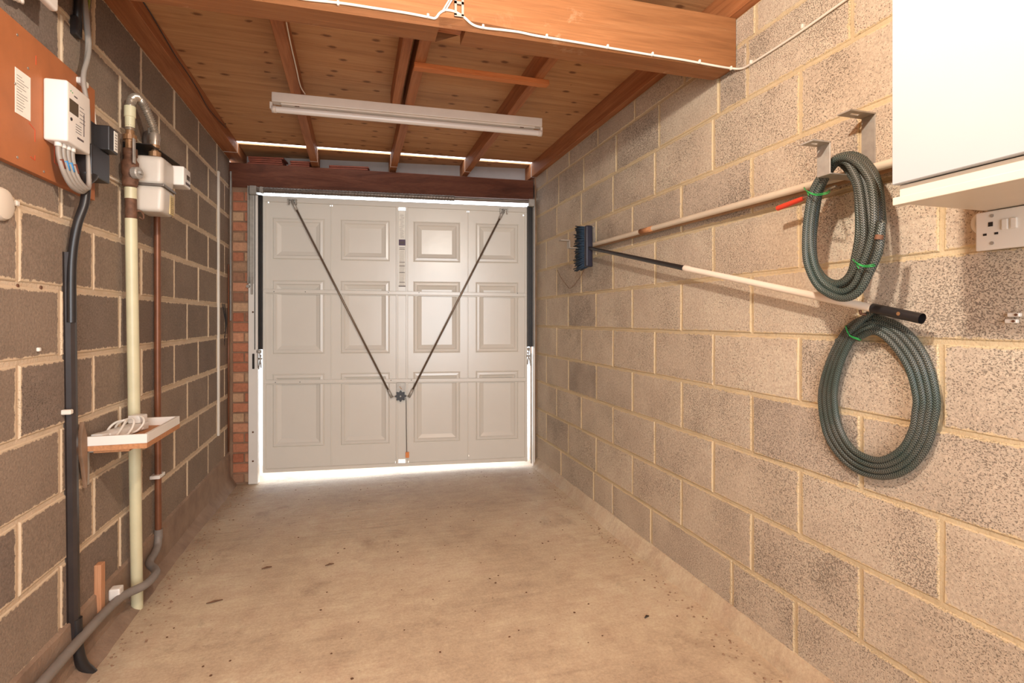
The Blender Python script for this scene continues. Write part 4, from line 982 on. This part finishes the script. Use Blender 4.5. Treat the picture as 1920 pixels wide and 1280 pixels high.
# ------------------------------------------------------------------ wall cupboard and socket
cb = thing('wall_cupboard', 'white wall cupboard cut off by the right edge of the photo', 'cupboard', (1.29, .58, 1.46))
cy0, cy1 = .28, .872
t = NB(); box(t, (1.142, cy0, 1.462), (XR, cy1-.002, 1.478), .001); box(t, (1.142, cy1-.018, 1.478), (XR, cy1-.002, 2.20), .001); box(t, (1.142, cy0, 1.478), (XR, cy0+.016, 2.20), .001)
box(t, (1.142, cy0, 2.185), (XR, cy1-.002, 2.201), .001); box(t, (XR-.01, cy0, 1.478), (XR-.002, cy1-.02, 2.19)); link('carcass', t, M_CABEDGE, cb)
t = NB(); box(t, (1.120, cy0, 1.502), (1.138, cy1, 2.20), .0015); link('door', t, M_CAB, cb)
t = NB(); box(t, (1.134, cy0, 1.474), (1.142, cy1-.006, 1.500), .001); box(t, (1.116, cy0, 1.456), (1.142, cy1-.004, 1.473), .002, 2); link('finger_rail', t, M_CABEDGE, cb)
so = thing('double_socket', 'cream double socket outlet under the wall cupboard', 'socket', (XR, .82, 1.415))
t = NB(); box(t, (XR-.001, .742, 1.372), (XR-.028, .888, 1.458), .005, 2); link('back_box', t, M_CABEDGE, so, True)
t = NB(); box(t, (XR-.024, .740, 1.370), (XR-.034, .890, 1.460), .004, 3); fp = link('face_plate', t, M_PWHITE, so, True)
xf = XR-.0345
for yc in (.858, .775):
    t = NB(); box(t, (xf-.0006, yc-.0045, 1.424), (xf+.002, yc+.0045, 1.434)); box(t, (xf-.0006, yc+.008, 1.404), (xf+.002, yc+.015, 1.409)); box(t, (xf-.0006, yc-.015, 1.404), (xf+.002, yc-.008, 1.409)); link('pin_slot', t, M_BLACK, fp)
for yc in (.829, .812):
    t = NB(); box(t, (xf-.004, yc-.006, 1.412), (xf+.001, yc+.006, 1.436), .002, 2); link('rocker_switch', t, M_PWHITE, fp)
t = NB()
for z in (1.448, 1.385): cyl(t, (xf+.001, .855, z), (xf-.001, .855, z), .004, 10)
link('plate_screw', t, M_GALV, fp)
t = NB(); tube(t, catmull([(XR-.012, .89, 1.462), (XR-.014, .903, 1.45), (XR-.012, .905, 1.43), (XR-.012, .892, 1.415)], 5), .006, 10); link('feed_cable', t, M_WCABLE, so, True)
for k, (u, v, w) in enumerate(((1905, 590, 'upper'), (1900, 602, 'lower'))):
    p = ax(u, v, XR); t = NB(); box(t, p+Vector((-.010, -.012, -.0045)), p+Vector((0, .012, .0045)), .0015)
    cl = thing('cable_clip', 'small white clip on the right wall below the socket, %s of the pair' % w, 'clip', tuple(p)); link('saddle', t, M_PWHITE, cl)
    t = NB(); cyl(t, p+Vector((-.010, -.006, 0)), p+Vector((-.012, -.006, 0)), .003, 8); link('pin', t, M_RUST, cl)
# string hanging below the broom
t = NB(); P = [ax(1045, 506, XR-.006), ax(1052, 520, XR-.004), ax(1066, 538, XR-.004), ax(1070, 540, XR-.004), ax(1082, 528, XR-.004), ax(1095, 505, XR-.006), ax(1100, 470, XR-.006)]
for p in P: p.x = min(p.x, XR-.006)
tube(t, catmull(P, 6), .0014, 5); lone('string_loop', t, M_BRASS, 'thin brown string loop hanging on the wall under the broom head', 'string')

# ------------------------------------------------------------------ litter on the floor
random.seed(11)
def crumbs(name, n, rng, size, mat, lab, cat, flat=.5):
    t = NB()
    for _ in range(n):
        x, y = rng(); s_ = size*random.uniform(.4, 1.3)
        q = NB(); bmesh.ops.create_icosphere(q, subdivisions=1, radius=s_)
        for v in q.verts: v.co = Vector((v.co.x*random.uniform(.7, 1.4), v.co.y*random.uniform(.7, 1.4), v.co.z*flat))
        bmesh.ops.rotate(q, matrix=Matrix.Rotation(random.uniform(0, 6), 3, 'Z'), verts=q.verts); bmesh.ops.translate(q, verts=q.verts, vec=(x, y, floor_z(x, y)+s_*flat*.5)); merge(t, q)
    o = link(name, t, mat); o['kind'] = 'stuff'; tag(o, lab, cat); return o
crumbs('gravel', 240, lambda: (XL+.075+abs(random.gauss(0, .06)), random.uniform(1.7, 4.35)), .0045, M_STONE, 'crumbs of mortar and grit along the foot of the left wall', 'grit')
crumbs('gravel', 170, lambda: (XR-.075-abs(random.gauss(0, .05)), random.uniform(1.1, 4.0)), .0042, M_STONE, 'crumbs of mortar and grit along the foot of the right wall', 'grit')
crumbs('leaf_litter', 180, lambda: (random.uniform(-.8, 1.3), 1.6+2.6*random.random()), .0045, M_DEBRIS, 'scattered bits of dead leaf over the concrete floor', 'leaf litter', .25)
for k, (u, v, r_, lab) in enumerate(((500, 1066, .022, 'short dark twig on the floor near the middle'), (618, 1060, .02, 'small curled brown leaf on the floor near the middle'), (402, 1130, .03, 'dark twig on the floor by the left wall'), (1213, 1030, .012, 'black stone by the right wall'), (1213, 1158, .012, 'black pebble near the lower right of the floor'))):
    rr = ray(u, v); kk = -H/rr[2]; c_ = Vector((rr[0]*kk, rr[1]*kk, 0)); z_ = floor_z(c_.x, c_.y)
    t = NB(); tube(t, [c_+Vector((-r_, -.004, z_+.004)), c_+Vector((0, .003, z_+.006)), c_+Vector((r_, r_*.4, z_+.004))], .003, 6, rf=lambda s, i: (.002, .0045, .0018)[i])
    lone('twig' if k != 3 and k != 4 else 'pebble', t, M_DARKST if k > 2 else M_DEBRIS, lab, 'twig' if k < 3 else 'pebble')

STUFF = ('screw', 'pen_marks', 'rivet', 'post_bolt', 'board_screw', 'plate_bolt', 'plate_screw', 'indicator', 'link_pin', 'cable_tail')
for o in bpy.data.objects:
    n_ = o.name.split('.')[0]
    if o.parent is not None and o.type == 'MESH' and (n_ in STUFF or n_.endswith('_print')): o['kind'] = 'stuff'
